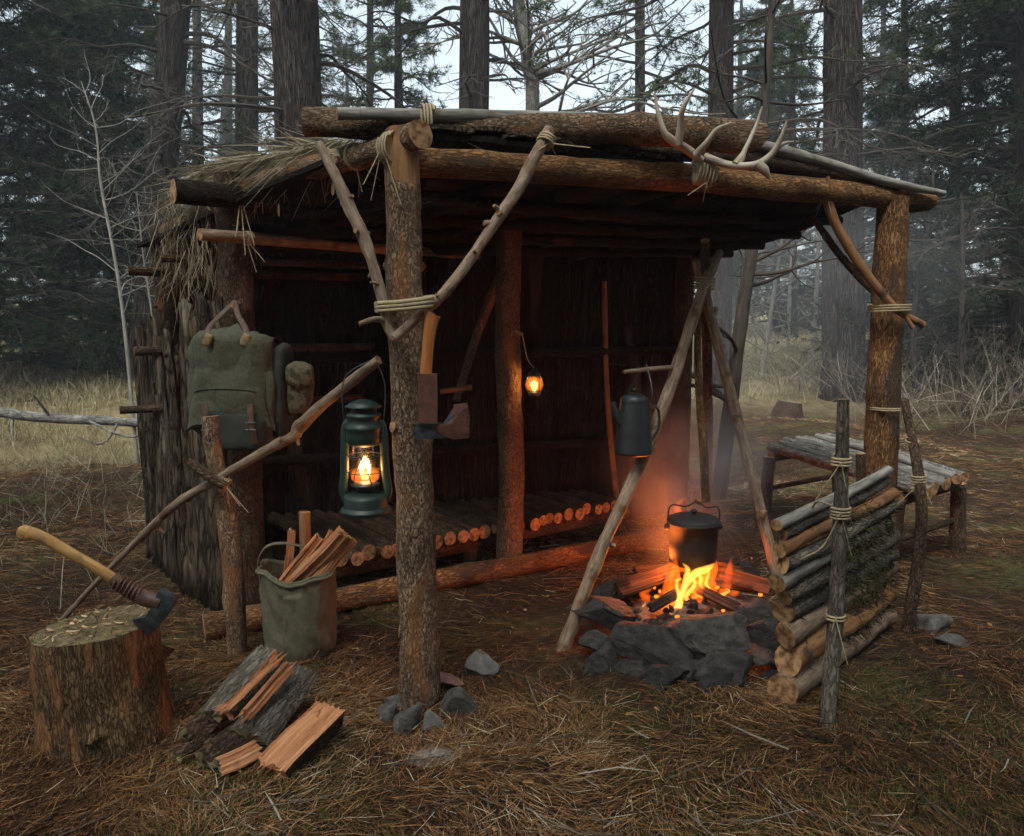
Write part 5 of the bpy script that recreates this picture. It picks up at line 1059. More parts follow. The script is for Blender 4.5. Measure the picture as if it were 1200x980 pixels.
mb = MB(); mb.tube([kb0 + A_([-.155, 0, .31]), kb0 + A_([-.158, -.01, .39]), kb0 + A_([-.12, -.03, .46]), kb0 + A_([-.06, -.02, .475]), kb0 + A_([.02, .02, .45])], [.012, .013, .012, .012, .01], seg=8, n=7, flat=.35, mc=0); mb.build('strap_handle', ['canvas_bucket'], bk, KB)
kin = [((340, 690, 3.02), (402, 622, 2.98), .07, .055, 'wide orange kindling split leaning right in the canvas bucket'),
       ((365, 690, 3.0), (412, 630, 3.0), .06, .05, 'orange kindling split at the right rim of the canvas bucket'),
       ((330, 690, 3.06), (372, 628, 3.1), .045, .045, 'narrow kindling split in the middle of the canvas bucket'),
       ((333, 690, 3.1), (342, 622, 3.12), .03, .03, 'thin upright kindling stick at the left of the canvas bucket'),
       ((352, 690, 3.12), (392, 624, 3.12), .05, .05, 'kindling split at the back of the canvas bucket')]
for k, (p, q_, wd, ht, lab) in enumerate(kin):
    mb = MB(); split(mb, W(*p), W(*q_), wd, ht, up=(-.3, -1, .3), bark=(k % 2 == 1), seed=700 + k, rough=.003)
    tag(mb.build('kindling_split', WOOD, None, tuple(W(*p)), smooth=False), lab, 'firewood', 'kindling in the canvas bucket')
mb = MB(); mb.tube([W(358, 690, 3.14), W(357, 600, 3.16)], .024, seg=12, n=5, amp=.08); tag(mb.build('kindling_round', ['peeled', 'cut_end'], None, tuple(W(358, 690, 3.14))), 'round stick standing upright at the back of the canvas bucket', 'firewood')

# ------------------------------------------------------------------ split firewood beside the chopping block
fw = [((322, 902, 2.14), (386, 826, 2.34), .125, .10, (-.45, -.75, .55), 2, 'big freshly split billet with broad orange face nearest the camera'),
      ((292, 866, 2.27), (350, 786, 2.52), .16, .14, (.1, .75, -.5), 1, 'grey barked firewood billet beside the broad orange one'),
      ((262, 832, 2.31), (328, 772, 2.54), .062, .06, (-.45, -.7, .6), 2, 'orange split billet lying along the top of the firewood pile'),
      ((246, 838, 2.36), (312, 764, 2.60), .11, .09, (.5, .5, -.6), 1, 'firewood split with pale grey bark at the back of the pile'),
      ((288, 838, 2.26), (336, 786, 2.43), .04, .045, (-.2, -.8, .5), 0, 'narrow orange split on top of the firewood pile'),
      ((222, 868, 2.30), (276, 822, 2.44), .10, .09, (.2, .6, -.6), 1, 'dark barked split at the left end of the firewood pile'),
      ((240, 896, 2.20), (300, 846, 2.36), .11, .10, (.3, .6, -.6), 1, 'dark split lying low at the front left of the firewood pile'),
      ((255, 910, 2.16), (300, 878, 2.26), .08, .055, (0, -.2, 1), 1, 'small yellowish split on the ground at the front of the firewood pile'),
      ((205, 892, 2.24), (250, 862, 2.34), .06, .055, (.2, .6, -.5), 1, 'short dark split on the ground nearest the chopping block')]
for k, (p, q_, wd, ht, up, bk_, lab) in enumerate(fw):
    pa, pb = W(*p), W(*q_)
    pa[2] = max(pa[2], g1(*pa[:2]) + .03); pb[2] = max(pb[2], g1(*pb[:2]) + .03)
    mb = MB(); split(mb, pa, pb, wd, ht, up=up, bark=(bk_ == 1), flat=(bk_ == 2), seed=800 + k, rough=.003)
    if bk_ != 1: splinters(mb, pa, pb, wd, ht, 850 + k, up)
    tag(mb.build('firewood_split', ['split_wood', 'bark_grey' if k in (1, 3) else 'bark_dark', 'split_wood' if k in (0, 2, 4) else 'cut_old'], None, tuple(pa), smooth=False), lab, 'firewood', 'split firewood beside the chopping block')

# ------------------------------------------------------------------ antlers on the beam
an = thing('antlers', 'pale branching deer antlers tied to the front beam', 'antlers', W(828, 205, 3.03)); NO2 = tuple(an.location)
def apart(fn, name='antler'):
    mb = MB(); fn(mb); return mb.build(name, ['antler_bone'], an, NO2)
def ant(*runs):
    def fn(mb):
        for pts, rad in runs: mb.tube([W(*p) for p in pts], rad, seg=10, n=7, amp=.1, freq=30, mc=0)
    return fn
apart(ant(([(822, 188, 3.03), (806, 176, 3.0), (790, 166, 2.97), (781, 158, 2.95)], [.016, .017, .017, .013]),
          ([(790, 168, 2.97), (780, 158, 2.95), (772, 136, 2.94), (767, 108, 2.93)], [.016, .013, .009, .003]),
          ([(795, 170, 2.97), (797, 150, 2.95), (800, 128, 2.92), (814, 103, 2.90)], [.016, .013, .011, .003]),
          ([(816, 182, 3.0), (828, 168, 2.96), (840, 152, 2.93), (857, 144, 2.91)], [.016, .012, .009, .003])))
apart(ant(([(826, 184, 3.03), (848, 192, 2.99), (870, 195, 2.95), (890, 192, 2.92), (905, 180, 2.90), (915, 162, 2.88), (922, 142, 2.87)], [.016, .015, .015, .015, .012, .009, .003]),
          ([(862, 194, 2.96), (868, 186, 2.97), (872, 178, 2.98), (885, 150, 3.0), (893, 125, 3.0)], [.018, .016, .010, .008, .003]),
          ([(888, 192, 2.92), (896, 200, 2.91), (902, 210, 2.91)], [.020, .017, .004]),
          ([(906, 178, 2.90), (918, 169, 2.92), (930, 166, 2.94)], [.011, .007, .003])))
mb = MB(); mb.blob(W(826, 200, 3.05), (.055, .025, .05), .7, amp=.2, freq=20); mb.build('skull_plate', ['antler_bone'], an, NO2)
mb = MB(); wrap(mb, W(826, 204, 3.06), A_([1, .1, -.2]), .045, 5, .014, .005); dangle(mb, W(828, 214, 3.02), 3, .05); mb.build('lashing', ['rope'], an, NO2)

# ------------------------------------------------------------------ rucksack on the left post
ru = thing('canvas_rucksack', 'olive green canvas rucksack hanging on the left shelter post', 'rucksack', W(278, 525, 3.36)); UO = tuple(ru.location)
bc_ = W(278, 457, 3.38)
def rp(name, mats, fn, parent=None, smooth=True):
    mb = MB(); fn(mb); return mb.build(name, mats, parent or ru, UO, smooth)
Rk = rotm(0, .05, -.12)
rp('body', ['canvas'], lambda mb: mb.blob(bc_, (.195, .10, .262), .5, Rk, .05, 7, nu=64, nv=48, seed=3, taper=-.04, crease=.14))
def sheet(mb, Vg, off):
    nu, nv = Vg.shape[:2]; top = Vg.reshape(-1, 3); n_ = nu * nv
    i, j = np.meshgrid(np.arange(nu - 1), np.arange(nv - 1), indexing='ij'); q = np.stack([i * nv + j, (i + 1) * nv + j, (i + 1) * nv + j + 1, i * nv + j + 1], -1).reshape(-1, 4)
    ring = A_([k * nv for k in range(nu)] + [(nu - 1) * nv + k for k in range(1, nv)] + [k * nv + nv - 1 for k in range(nu - 2, -1, -1)] + [k for k in range(nv - 2, 0, -1)]); r2 = np.roll(ring, -1)
    mb.add(np.vstack([top, top + A_(off)]), np.vstack([q, q[:, ::-1] + n_, np.stack([ring, ring + n_, r2 + n_, r2], -1)]))
def flap_sheet(mb):
    u = np.linspace(-1, 1, 46)[:, None]; v = np.linspace(0, 1, 52)[None]; s1 = np.clip(v / .24, 0, 1)
    x = u * (.165 + .035 * v) + .01 * np.sin(v * 7) * u; y = -.128 + .20 * (1 - s1) ** 2 + .085 * np.abs(u) ** 5 * (1 - .3 * v) + 0 * x
    z = .272 - .03 * np.abs(u) ** 3 - np.maximum(v - .14, 0) * .485 + .018 * u * v - .03 * (1 - s1) ** 2
    P3 = np.stack([x * 9, z * 9 + 0 * x, y * 3], -1); wv = -np.abs(noise3(P3 * A_([.8, .5, 1]) + 4, 71)) * .030 - np.abs(noise3(P3 * A_([1.9, 1.1, 1]) + 9, 72)) * .014 + noise3(P3 * 3.2, 73) * .004
    y = y - (wv + .012) * s1 * -1.0; z = z + .006 * np.sin(u * 9 + 1) * (v > .9)
    FG.append(np.stack([x, y, z + 0 * x], -1) @ A_(Rk).T + bc_); sheet(mb, FG[0], (0, .007, -.002))
FG = []
fl_ = rp('flap', ['canvas'], flap_sheet)
rp('flap_hem', ['canvas_dark'], lambda mb: mb.tube(np.vstack([FG[0][1, 14:-1], FG[0][2:-2, -2], FG[0][-2, 14:-1][::-1]]) - A_([0, .003, 0]), .0035, seg=6, smooth_pts=False, mc=0), fl_)
rp('seam', ['canvas_dark'], lambda mb: mb.tube(FG[0][4:-4, 34] - A_([0, .002, 0]), .0022, seg=5, smooth_pts=False, mc=0), fl_)
rp('flap_lining', ['canvas_dark'], lambda mb: mb.blob(bc_ + A_([-.005, .01, .085]), (.180, .098, .170), .5, Rk, .06, 6, nu=64, nv=48, seed=9, taper=.10, crease=.16))
rp('front_pocket', ['canvas_dark'], lambda mb: mb.blob(bc_ + A_([.035, -.095, -.165]), (.125, .045, .088), .45, Rk, .06, 9, nu=40, nv=28, seed=5, crease=.16))

def strap(mb, pts, wd=.014, th=.25): mb.tube(pts, wd, seg=8, n=7, flat=th, mc=0, fdir=(1, 0, 0))
for dx in (.105, -.085):
    sx_ = rp('strap', ['leather_dark'], lambda mb: strap(mb, [bc_ + A_([dx, -.150, -.045]), bc_ + A_([dx + .004, -.160, -.12]), bc_ + A_([dx + .01, -.160, -.17]), bc_ + A_([dx + .012, -.148, -.215])], .014))
    rp('buckle', ['steel_dark'], lambda mb: [mb.tube([bc_ + A_([dx - .018, -.166, -.125]), bc_ + A_([dx + .026, -.166, -.125])], .003, seg=6, n=3, mc=0), mb.tube([bc_ + A_([dx - .018, -.166, -.155]), bc_ + A_([dx + .026, -.166, -.155])], .003, seg=6, n=3, mc=0)], sx_)
hp = W(275, 356, 3.47)
for (px, py) in ((244, 398), (288, 398)):
    rp('shoulder_strap', ['leather_dark'], lambda mb: strap(mb, [hp + A_([0, 0, .01]), (hp + W(px, 385, 3.36)) / 2 + A_([0, -.02, 0]), W(px, 386, 3.30), W(px, py + 5, 3.25)], .013, .3))
    rp('strap_keeper', ['leather_tan'], lambda mb: mb.blob(W(px, py, 3.245), (.019, .012, .030), .7, rotm(0, .35, 0), .25, 24, nu=22, nv=16))
rp('side_pocket', ['camo'], lambda mb: mb.blob(W(351, 455, 3.40), (.062, .06, .118), .62, rotm(0, .08, .2), .10, 10, nu=36, nv=28, seed=4, crease=.22, taper=-.1))
rp('pocket_flap', ['camo'], lambda mb: mb.blob(W(352, 440, 3.385), (.064, .066, .062), .62, rotm(0, .12, .2), .10, 10, nu=36, nv=24, seed=14, crease=.22))
rp('side_gusset', ['canvas_dark'], lambda mb: mb.blob(bc_ + A_([.195, .01, -.01]), (.035, .085, .21), .5, Rk, .05, 9, nu=24, nv=20, seed=8))
rp('hanging_peg', ['stick_wood', 'cut_end'], lambda mb: mb.tube([hp + A_([0, -.03, -.01]), hp + A_([0, .12, .01])], .012, seg=8, n=3))

# ------------------------------------------------------------------ forest
def crown_mesh(name, seed, z0, z1, n_limbs, reach, n_tw, droop, live_from, mat, per_tuft=11, nl=.16, nw=.010, tufts=3, up=0.0, limb_r=.035, dense=False):
    r = np.random.default_rng(seed); mb = MB(); tb_, td_ = [], []
    for k in range(n_limbs):
        f = (k + r.uniform(0, 1)) / n_limbs; z = z0 + (z1 - z0) * f; a = r.uniform(0, 2 * math.pi)
        L = reach(f) * r.uniform(.65, 1.15); d = A_([math.cos(a), math.sin(a), 0]); s_ = A_([-d[1], d[0], 0])
        live = r.uniform() < live_from(f)
        pts = [A_([0, 0, z]) + d * .1]; h = r.uniform(-.05, .25) + up; bend = r.normal(0, .25)
        for q_ in range(1, 5):
            g = q_ / 4; pts.append(A_([0, 0, z]) + d * (L * g) + s_ * (bend * L * g * g * .6) + A_([0, 0, L * (h * g - droop * g * g)]) + r.normal(0, .035 * L, 3) * (g > .2))
        P = cat(pts, 3); rad = np.linspace(limb_r * (L / 2.5) + .006, .006, len(P))
        mb.tube(P, list(rad), seg=5, smooth_pts=False, m=0, mc=0, caps=(False, False))
        for q_ in range(n_tw):
            g = r.uniform(.18, 1.0); i_ = min(int(g * (len(P) - 1)), len(P) - 2); p = P[i_] + (P[i_ + 1] - P[i_]) * r.uniform()
            tl_ = L * r.uniform(.14, .34) * (1.15 - .5 * g); sg = r.choice([-1, 1]); di = unit(d * r.uniform(.3, .9) + s_ * sg * r.uniform(.4, 1.1) + A_([0, 0, r.normal(-.05 - droop * .3, .3)]))
            e = p + di * tl_ + A_([0, 0, -droop * tl_ * .3]); mid = (p + e) / 2 + r.normal(0, .07 * tl_, 3)
            mb.tube([p, mid, e], [.008, .006, .003], seg=3, n=2, smooth_pts=False, m=0, mc=0, caps=(False, False))
            if live:
                for w_ in range(tufts):
                    g2 = 1 - w_ / max(tufts, 1) * .8 * r.uniform(.6, 1.1); tb_.append(p + (e - p) * g2 + r.normal(0, .03, 3)); td_.append(unit(di + r.normal(0, .35, 3)))
            elif r.uniform() < .7:
                for w_ in range(2):
                    p2 = p + (e - p) * r.uniform(.3, .9); e2 = p2 + unit(di + r.normal(0, .7, 3)) * tl_ * .45; mb.tube([p2, e2], [.004, .002], seg=3, n=1, smooth_pts=False, m=0, mc=0, caps=(False, False))
    if tb_:
        tb_ = np.repeat(A_(tb_), per_tuft, 0); td_ = np.repeat(A_(td_), per_tuft, 0); n = len(tb_)
        dd = td_ * .8 + r.normal(0, .6, (n, 3)); dd /= np.linalg.norm(dd, axis=1)[:, None]
        sub = blades(None, tb_, dd, nl * r.uniform(.6, 1.2, n), nw * r.uniform(.7, 1.3, n), mat, tri=True, rnd=np.repeat(r.uniform(0, 1, n // per_tuft), per_tuft) * .75 + r.uniform(0, .25, n))
        mb.add(sub.v[0], sub.f[0][0], sub.b[0], 1)
    o = mb.build(name, ['dead_branch', mat], None, smooth=False)
    me = o.data; bpy.data.objects.remove(o); return me
def trunk_mesh(seed, H, r0, mat='bark_tree'):
    mb = MB(); zs = [0 - .3, .15, .6, 2, 4, 7, 10, H]; ra = [1.28, 1.15, 1.04, 1.0, .93, .84, .72, .35]
    r = np.random.default_rng(seed)
    P = [A_([r.normal(0, .02), r.normal(0, .02), z]) for z in zs]; zz = cat(P, 5)
    rad = [r0 * float(np.interp(p[2], zs, ra)) for p in zz]
    mb.tube(zz, rad, seg=20, smooth_pts=False, amp=.05, freq=5, mc=0)
    o = mb.build('trunk', [mat], None); me = o.data; bpy.data.objects.remove(o); return me
H = 15.0
CR = {
 'pine': [crown_mesh('crown', 11 + k, 2.6 + .3 * k, H, 62, lambda f: 2.9 - 1.4 * f, 15, .28, lambda f: .25 + 1.1 * f, 'needle_green', 14, .18, .012, 3) for k in range(3)],
 'dead': [crown_mesh('crown', 31 + k, 1.8, H, 64, lambda f: 2.6 - .9 * f, 15, .32, lambda f: -.15 + 1.2 * f, 'needle_green', 11, .17, .011, 3) for k in range(2)],
 'fir': [crown_mesh('crown', 51 + k, 0.3, 11.5, 210, lambda f: 2.5 * (1 - f) ** .8 + .25, 21, .22, lambda f: 1.2 if f > .03 else .5, 'needle_dark', 12, .14, .014, 3) for k in range(2)],
 'young': [crown_mesh('crown', 71, .6, 6.0, 80, lambda f: 1.4 * (1 - f) ** .8 + .15, 12, .2, lambda f: 1.0, 'needle_green', 12, .12, .010, 3)],
}
TR = [trunk_mesh(k, H, 1.0) for k in range(3)]
ntree = 0
def tree(px0, Y, pxt, rad, kind, label, group=None, scale=1.0, cat_='tree', name=None, rot=None, trk=True, yt=0):
    """base seen in pixel column px0 at distance Y, leaning so that it leaves the top of the picture at pxt"""
    global ntree; ntree += 1
    b = W(px0, 380, Y); b = A_([b[0], Y, g1(b[0], Y)])
    tp = W(pxt, yt, Y); axis = Vector(tp - b).normalized()
    root = thing(name or {'pine': 'pine_tree', 'dead': 'pine_tree', 'fir': 'fir_tree', 'young': 'young_pine'}[kind], label, cat_, b, group)
    root.rotation_mode = 'QUATERNION'
    rz = rot if rot is not None else rng.uniform(0, 6.28)
    root.rotation_quaternion = Vector((0, 0, 1)).rotation_difference(axis) @ Quaternion((0, 0, 1), rz)
    root.scale = (scale,) * 3
    o = bpy.data.objects.new('trunk', TR[ntree % 3]); COL.objects.link(o); o.parent = root
    hs_ = {'fir': .76, 'young': .42}.get(kind, 1.0)
    tr_ = .55 if kind == 'fir' else 1.0
    o.scale = (rad * tr_ / scale, rad * tr_ / scale, hs_)
    c = bpy.data.objects.new('crown', CR[kind][ntree % len(CR[kind])]); COL.objects.link(c); c.parent = root
    return root
tree(163, 13.5, 207, .27, 'dead', 'leaning pine with bare drooping branches behind the left end of the shelter')
tree(360, 10.5, 345, .33, 'dead', 'thick grey pine trunk rising behind the left end of the roof')
tree(286, 18.0, 290, .28, 'pine', 'pine between the leaning pine and the thick trunk on the left')
tree(553, 13.5, 556, .28, 'dead', 'straight pine trunk above the middle of the roof')
tree(432, 24.0, 434, .13, 'pine', 'slim distant pine between the thick left trunk and the straight middle trunk')
tree(470, 19.0, 466, .14, 'young', 'young bushy pine just left of the straight middle trunk', scale=1.5)
tree(843, 13.0, 846, .22, 'pine', 'dark pine trunk behind the antlers')
tree(993, 12.6, 987, .32, 'dead', 'large grey pine standing alone beyond the bench')
tree(1062, 22.0, 1060, .12, 'dead', 'slim pine showing just right of the large grey pine')
tree(1196, 12.5, 1203, .24, 'fir', 'dark evergreen at the right edge of the clearing', scale=1.15)
tree(1120, 17.0, 1122, .22, 'fir', 'broad dark evergreen behind the right corner post', scale=1.2)
tree(750, 20.0, 750, .15, 'pine', 'thin pine trunk seen over the roof left of the antlers')
tree(60, 16.5, 60, .26, 'fir', 'big dark evergreen filling the upper left corner', scale=1.3)
tree(-40, 13.5, -45, .26, 'fir', 'dark evergreen at the far left edge of the picture', scale=1.25)
tree(130, 19.5, 128, .24, 'fir', 'evergreen just left of the leaning pine', scale=1.15)
tree(930, 24.0, 928, .14, 'young', 'young pine in the haze left of the large grey pine', scale=1.6)
# unseen forest behind and beside the camera, added to shade the camp
for (x, y, kind, sc_) in ((-6.5, -1.5, 'fir', 1.3), (-4.2, -5.0, 'pine', 1.1), (-1.5, -6.5, 'fir', 1.35), (1.8, -5.2, 'pine', 1.15), (4.2, -4.2, 'fir', 1.3), (6.8, -1.0, 'pine', 1.1), (-9.5, -6, 'fir', 1.4), (0.0, -11, 'fir', 1.4), (9.5, -6, 'fir', 1.4), (-4, -12, 'pine', 1.3), (5, -11, 'fir', 1.4), (11.5, -1.5, 'fir', 1.3)):
    ntree += 1; root = thing('pine_tree' if kind == 'pine' else 'fir_tree', 'tall unseen conifer behind the camera, added to shade the camp', 'tree', (x, y, g1(x, y)), 'conifers behind the camera')
    root.rotation_euler.z = rng.uniform(0, 6.28); root.scale = (sc_,) * 3
    o = bpy.data.objects.new('trunk', TR[ntree % 3]); COL.objects.link(o); o.parent = root; o.scale = (.22, .22, .76 if kind == 'fir' else 1.0)
    c = bpy.data.objects.new('crown', CR[kind][ntree % len(CR[kind])]); COL.objects.link(c); c.parent = root
# far pines one cannot tell apart
far_px = []; rng = np.random.default_rng(2024)
for k in range(40):
    Y = rng.uniform(26, 70); px = rng.uniform(-120, 1320)
    if 400 < px < 820 and rng.uniform() < .7: continue
    far_px.append((px, Y))
for k in range(30):            # the same forest to both sides of the view
    a_ = math.radians(rng.uniform(41, 80)) * (1 if k % 2 else -1); d_ = rng.uniform(13, 46); far_px.append((CX + F * math.tan(a_), d_ * math.cos(a_)))
for (px, Y) in far_px:
    tree(px, Y, px + rng.normal(0, 8), rng.uniform(.14, .26), rng.choice(['pine', 'pine', 'dead', 'fir']), 'slim pine far back in the hazy forest', 'far pines in the haze', scale=rng.uniform(.85, 1.25), name='pine_tree')

def bare_tree(name, label, pts, rad, seed, nbr, blen, mat, cat_='tree', twigs=3, upw=.5, parts=('trunk', 'branches')):
    r = np.random.default_rng(seed); P = cat(pts, 8); root = thing(name, label, cat_, (P[0][0], P[0][1], g1(P[0][0], P[0][1]))); O = tuple(root.location)
    mb = MB(); mb.tube(P, rad, seg=10, smooth_pts=False, amp=.08, freq=12, mc=0); mb.build(parts[0], [mat], root, O)
    mb = MB(); Lt = len(P)
    for k in range(nbr):
        f = r.uniform(.18, .98); i_ = int(f * (Lt - 1)); p = P[i_]; a = r.uniform(0, 6.28); L = blen * r.uniform(.4, 1.1) * (1.15 - .6 * f)
        d = unit(A_([math.cos(a), math.sin(a) * .7, upw * r.uniform(.2, 1.4)])); r0 = max(.004, np.interp(f, np.linspace(0, 1, len(rad)), rad) * .38)
        q_ = [p]; cur = d.copy()
        for s_ in range(4):
            cur = unit(cur + r.normal(0, .22, 3) + A_([0, 0, .12 * upw])); q_.append(q_[-1] + cur * L / 4)
        mb.tube(q_, [r0, r0 * .6, r0 * .25], seg=5, n=3, mc=0, caps=(False, False))
        for t_ in range(twigs):
            i2 = r.integers(1, 5); c2 = unit(cur + r.normal(0, .75, 3)); l2 = L * r.uniform(.2, .5); mb.tube([q_[i2], q_[i2] + c2 * l2 * .5 + r.normal(0, .03 * L, 3), q_[i2] + c2 * l2], [r0 * .4, r0 * .14], seg=4, n=3, mc=0, caps=(False, False))
    mb.build('crown', [mat], root, O); return root
def bt(px, py, Y): return W(px, py, Y)
b0 = W(618, 380, 14.5); b0[2] = g1(b0[0], 14.5)
bare_tree('bare_tree', 'pale leafless tree with forking branches right of the straight middle trunk', [b0, bt(624, 128, 14.5), bt(618, 75, 14.5), bt(606, -20, 14.5), bt(600, -120, 14.5)], [.16, .13, .11, .09, .05], 5, 46, 3.2, 'bark_pale', twigs=5)
b0 = W(840, 592, 5.75); b0[2] = g1(b0[0], 5.75)
bare_tree('leaning_tree', 'slim dark leaning tree just beyond the right end of the shelter', [b0 - A_([0, 0, .05]), bt(850, 520, 5.78), bt(868, 380, 5.9), bt(885, 262, 6.0), bt(898, 100, 6.1), bt(908, -40, 6.2), bt(915, -250, 6.3)], [.062, .058, .052, .044, .032, .024, .01], 8, 26, 1.5, 'dead_branch', twigs=4, upw=.35)
b0 = W(157, 478, 7.4); b0[2] = g1(b0[0], 7.4)
bare_tree('bare_sapling', 'thin pale bare sapling left of the shelter beyond the fallen birch', [b0, bt(146, 385, 7.4), bt(134, 300, 7.4), bt(118, 215, 7.4), bt(112, 150, 7.4), bt(95, 95, 7.4)], [.019, .017, .014, .011, .008, .004], 9, 26, 1.3, 'bare_branch', twigs=3, upw=.55)
b0 = W(190, 470, 7.9); b0[2] = g1(b0[0], 7.9)
bare_tree('bare_sapling', 'second thin sapling close against the shelter side wall', [b0, bt(180, 385, 7.9), bt(168, 300, 7.9), bt(160, 225, 7.9)], [.014, .011, .008, .004], 19, 22, 1.1, 'bare_branch', twigs=3, upw=.4)
for k, (px, Y, top, lab) in enumerate([(895, 15, (915, 290), 'pale leaning sapling trunk seen under the roof left of the large grey pine'), (955, 16.5, (962, 230), 'straight pale sapling beside the large grey pine'),
      (1080, 12, (1090, 250), 'thin brown sapling right of the corner post'), (1140, 11, (1128, 280), 'thin brown sapling near the right edge'), (855, 13, (838, 280), 'dark slim sapling seen between the tripod poles'), (925, 19, (930, 250), 'thin grey sapling in the gap under the roof')]):
    b0 = W(px, 380, Y); b0[2] = g1(b0[0], Y); t_ = W(top[0], top[1], Y)
    bare_tree('bare_sapling', lab, [b0, b0 * .6 + t_ * .4 + rng.normal(0, .06, 3), t_, t_ + (t_ - b0) * .25], [.05, .045, .03, .012], 60 + k, 26, 1.5, 'bare_branch' if k in (0, 1, 5) else 'dead_branch', twigs=4, upw=.5)

# fallen birch on the left
fb = [W(-60, 470, 7.6), W(0, 483, 7.5), W(60, 490, 7.45), W(140, 494, 7.4), W(215, 500, 7.3), W(262, 505, 7.3)]
mb = MB(); mb.tube(fb, [.05, .052, .05, .045, .04, .03], seg=12, n=7, amp=.1, freq=14, knots=4)
for (a, b, c) in (((60, 490, 7.45), (45, 470, 7.3), (38, 462, 7.2)), ((140, 494, 7.4), (120, 520, 7.2), (90, 512, 7.1)), ((100, 492, 7.4), (150, 512, 7.2), (185, 500, 7.1)), ((15, 486, 7.5), (14, 505, 7.4), (16, 522, 7.3)), ((170, 497, 7.4), (160, 470, 7.6), (170, 455, 7.7))):
    mb.tube([W(*a), W(*b), W(*c)], [.016, .011, .005], seg=6, n=5, amp=.1, mc=0)
tag(mb.build('fallen_birch', ['bark_pale', 'cut_end'], None, tuple(W(60, 515, 7.45))), 'pale fallen birch trunk lying across the grass at the left edge', 'log')
# stump hummock behind the leaning tree
c = gp(A_([3.95, 10.9])); mb = MB(); mb.tube([c - A_([0, 0, .1]), c + A_([0, 0, .12]), c + A_([.02, 0, .28])], [.26, .2, .16], seg=20, n=6, amp=.2, freq=6)
tag(mb.build('old_stump', ['bark_dark', 'cut_old'], None, tuple(c)), 'low rotten stump on the mossy rise left of the large grey pine', 'stump')

# ------------------------------------------------------------------ ground cover (uncountable)
def litter(n, dmin, dmax, power, lo, hi, w0, w1, name, label, mat='litter', zlift=.012, tilt=.10, cl=1.3, mask=None, rnd=None):
    x, y = scatter(n, dmin, dmax, .74, power)
    if mask is not None:
        k = mask(x, y) > rng.uniform(0, 1, n); x, y = x[k], y[k]; n = len(x)
    p = np.stack([x, y, x * 0], -1); ang = fbm(p * 1.6, 77, 2) * 2.6 + rng.normal(0, .55, n) + (rng.uniform(0, 1, n) < .25) * rng.uniform(0, 3.1, n)
    z = gz(x, y) + np.abs(rng.normal(0, zlift, n)); d = np.stack([np.cos(ang), np.sin(ang), rng.normal(.0, tilt, n)], -1); d /= np.linalg.norm(d, axis=1)[:, None]
    L = rng.uniform(lo, hi, n); base = np.stack([x, y, z], -1) - d * (L / 2)[:, None]
    base[:, 2] = np.maximum(base[:, 2], gz(base[:, 0], base[:, 1]) + .002)
    rv = np.clip(.44 + .34 * fbm(p * 1.3, 55, 3) + rng.normal(0, .25, n), 0, 1) if rnd is None else rnd(n)
    sc_ = np.sqrt(np.maximum(1, y / 3))
    return blades(name, base, d, L, rng.uniform(w0, w1, n) * sc_, mat, rng.normal(0, .12, n), label, 'ground cover', rnd=rv)
lm_k = lambda x, y: (1 - .8 * np.exp(-(((x - .75) / .75) ** 2 + ((y - 3.45) / .8) ** 2))) * (1 - .55 * np.exp(-(((x - .2) / 1.0) ** 2 + ((y - 3.5) / .6) ** 2))) * (.26 + .74 * sstep(-.30, .38, fbm(np.stack([x * 2.0, y * 2.0, x * 0], -1), 123, 3)))
litter(330000, 1.6, 13, 1.85, .025, .12, .0011, .0023, 'needle_litter', 'brown pine needle litter covering the ground of the camp', mask=lm_k)
litter(1100, 1.6, 8.0, 1.7, .05, .30, .0025, .006, 'fallen_twigs', 'pale dead twigs scattered over the needle litter', 'twig', .014, .05)
litter(900, 1.6, 6.0, 1.9, .010, .034, .004, .012, 'bark_flakes', 'bark flakes and wood chips lying on the needle litter', 'litter', .006, .06, rnd=lambda n: rng.uniform(.2, .85, n))
def grass(n, dmin, dmax, power, lo, hi, w_, name, label, mat, mask, lean=.45, half=.8):
    x, y = scatter(n, dmin, dmax, half, power); k = mask(x, y) > rng.uniform(0, 1, n); x, y = x[k], y[k]; n = len(x)
    d = np.stack([rng.normal(0, lean, n), rng.normal(0, lean, n), np.ones(n)], -1); d /= np.linalg.norm(d, axis=1)[:, None]
    return blades(name, np.stack([x, y, gz(x, y) - .005], -1), d, rng.uniform(lo, hi, n), w_ * np.maximum(1, y / 6) * rng.uniform(.7, 1.3, n), mat, rng.normal(0, .2, n), label, 'ground cover')
nf = lambda s, th, sd: (lambda x, y: sstep(th, th + .35, fbm(np.stack([x * s, y * s, x * 0], -1), sd, 3)))
grass(60000, 1.6, 7, 1.8, .016, .050, .0024, 'moss_patches', 'low green moss and sprouts between the needles', 'green_blade', nf(1.3, -.02, 91), .8)
grass(60000, 7.5, 45, 1.35, .10, .34, .005, 'dry_grass', 'pale dry grass beyond the camp', 'dry_grass', lambda x, y: np.clip(.25 + nf(.5, -.2, 95)(x, y), 0, 1) * sstep(7.8, 10.8, y + 1.2 * (x < -2) - 3.4 * sstep(-.5, 2.5, x)), .5)
grass(5000, 3.6, 8.5, 1.3, .12, .36, .004, 'dry_grass', 'matted straw coloured grass left of the shelter wall', 'straw', lambda x, y: sstep(-1.75, -2.3, x) * np.clip(.1 + nf(1.0, .0, 99)(x, y), 0, 1), .95)
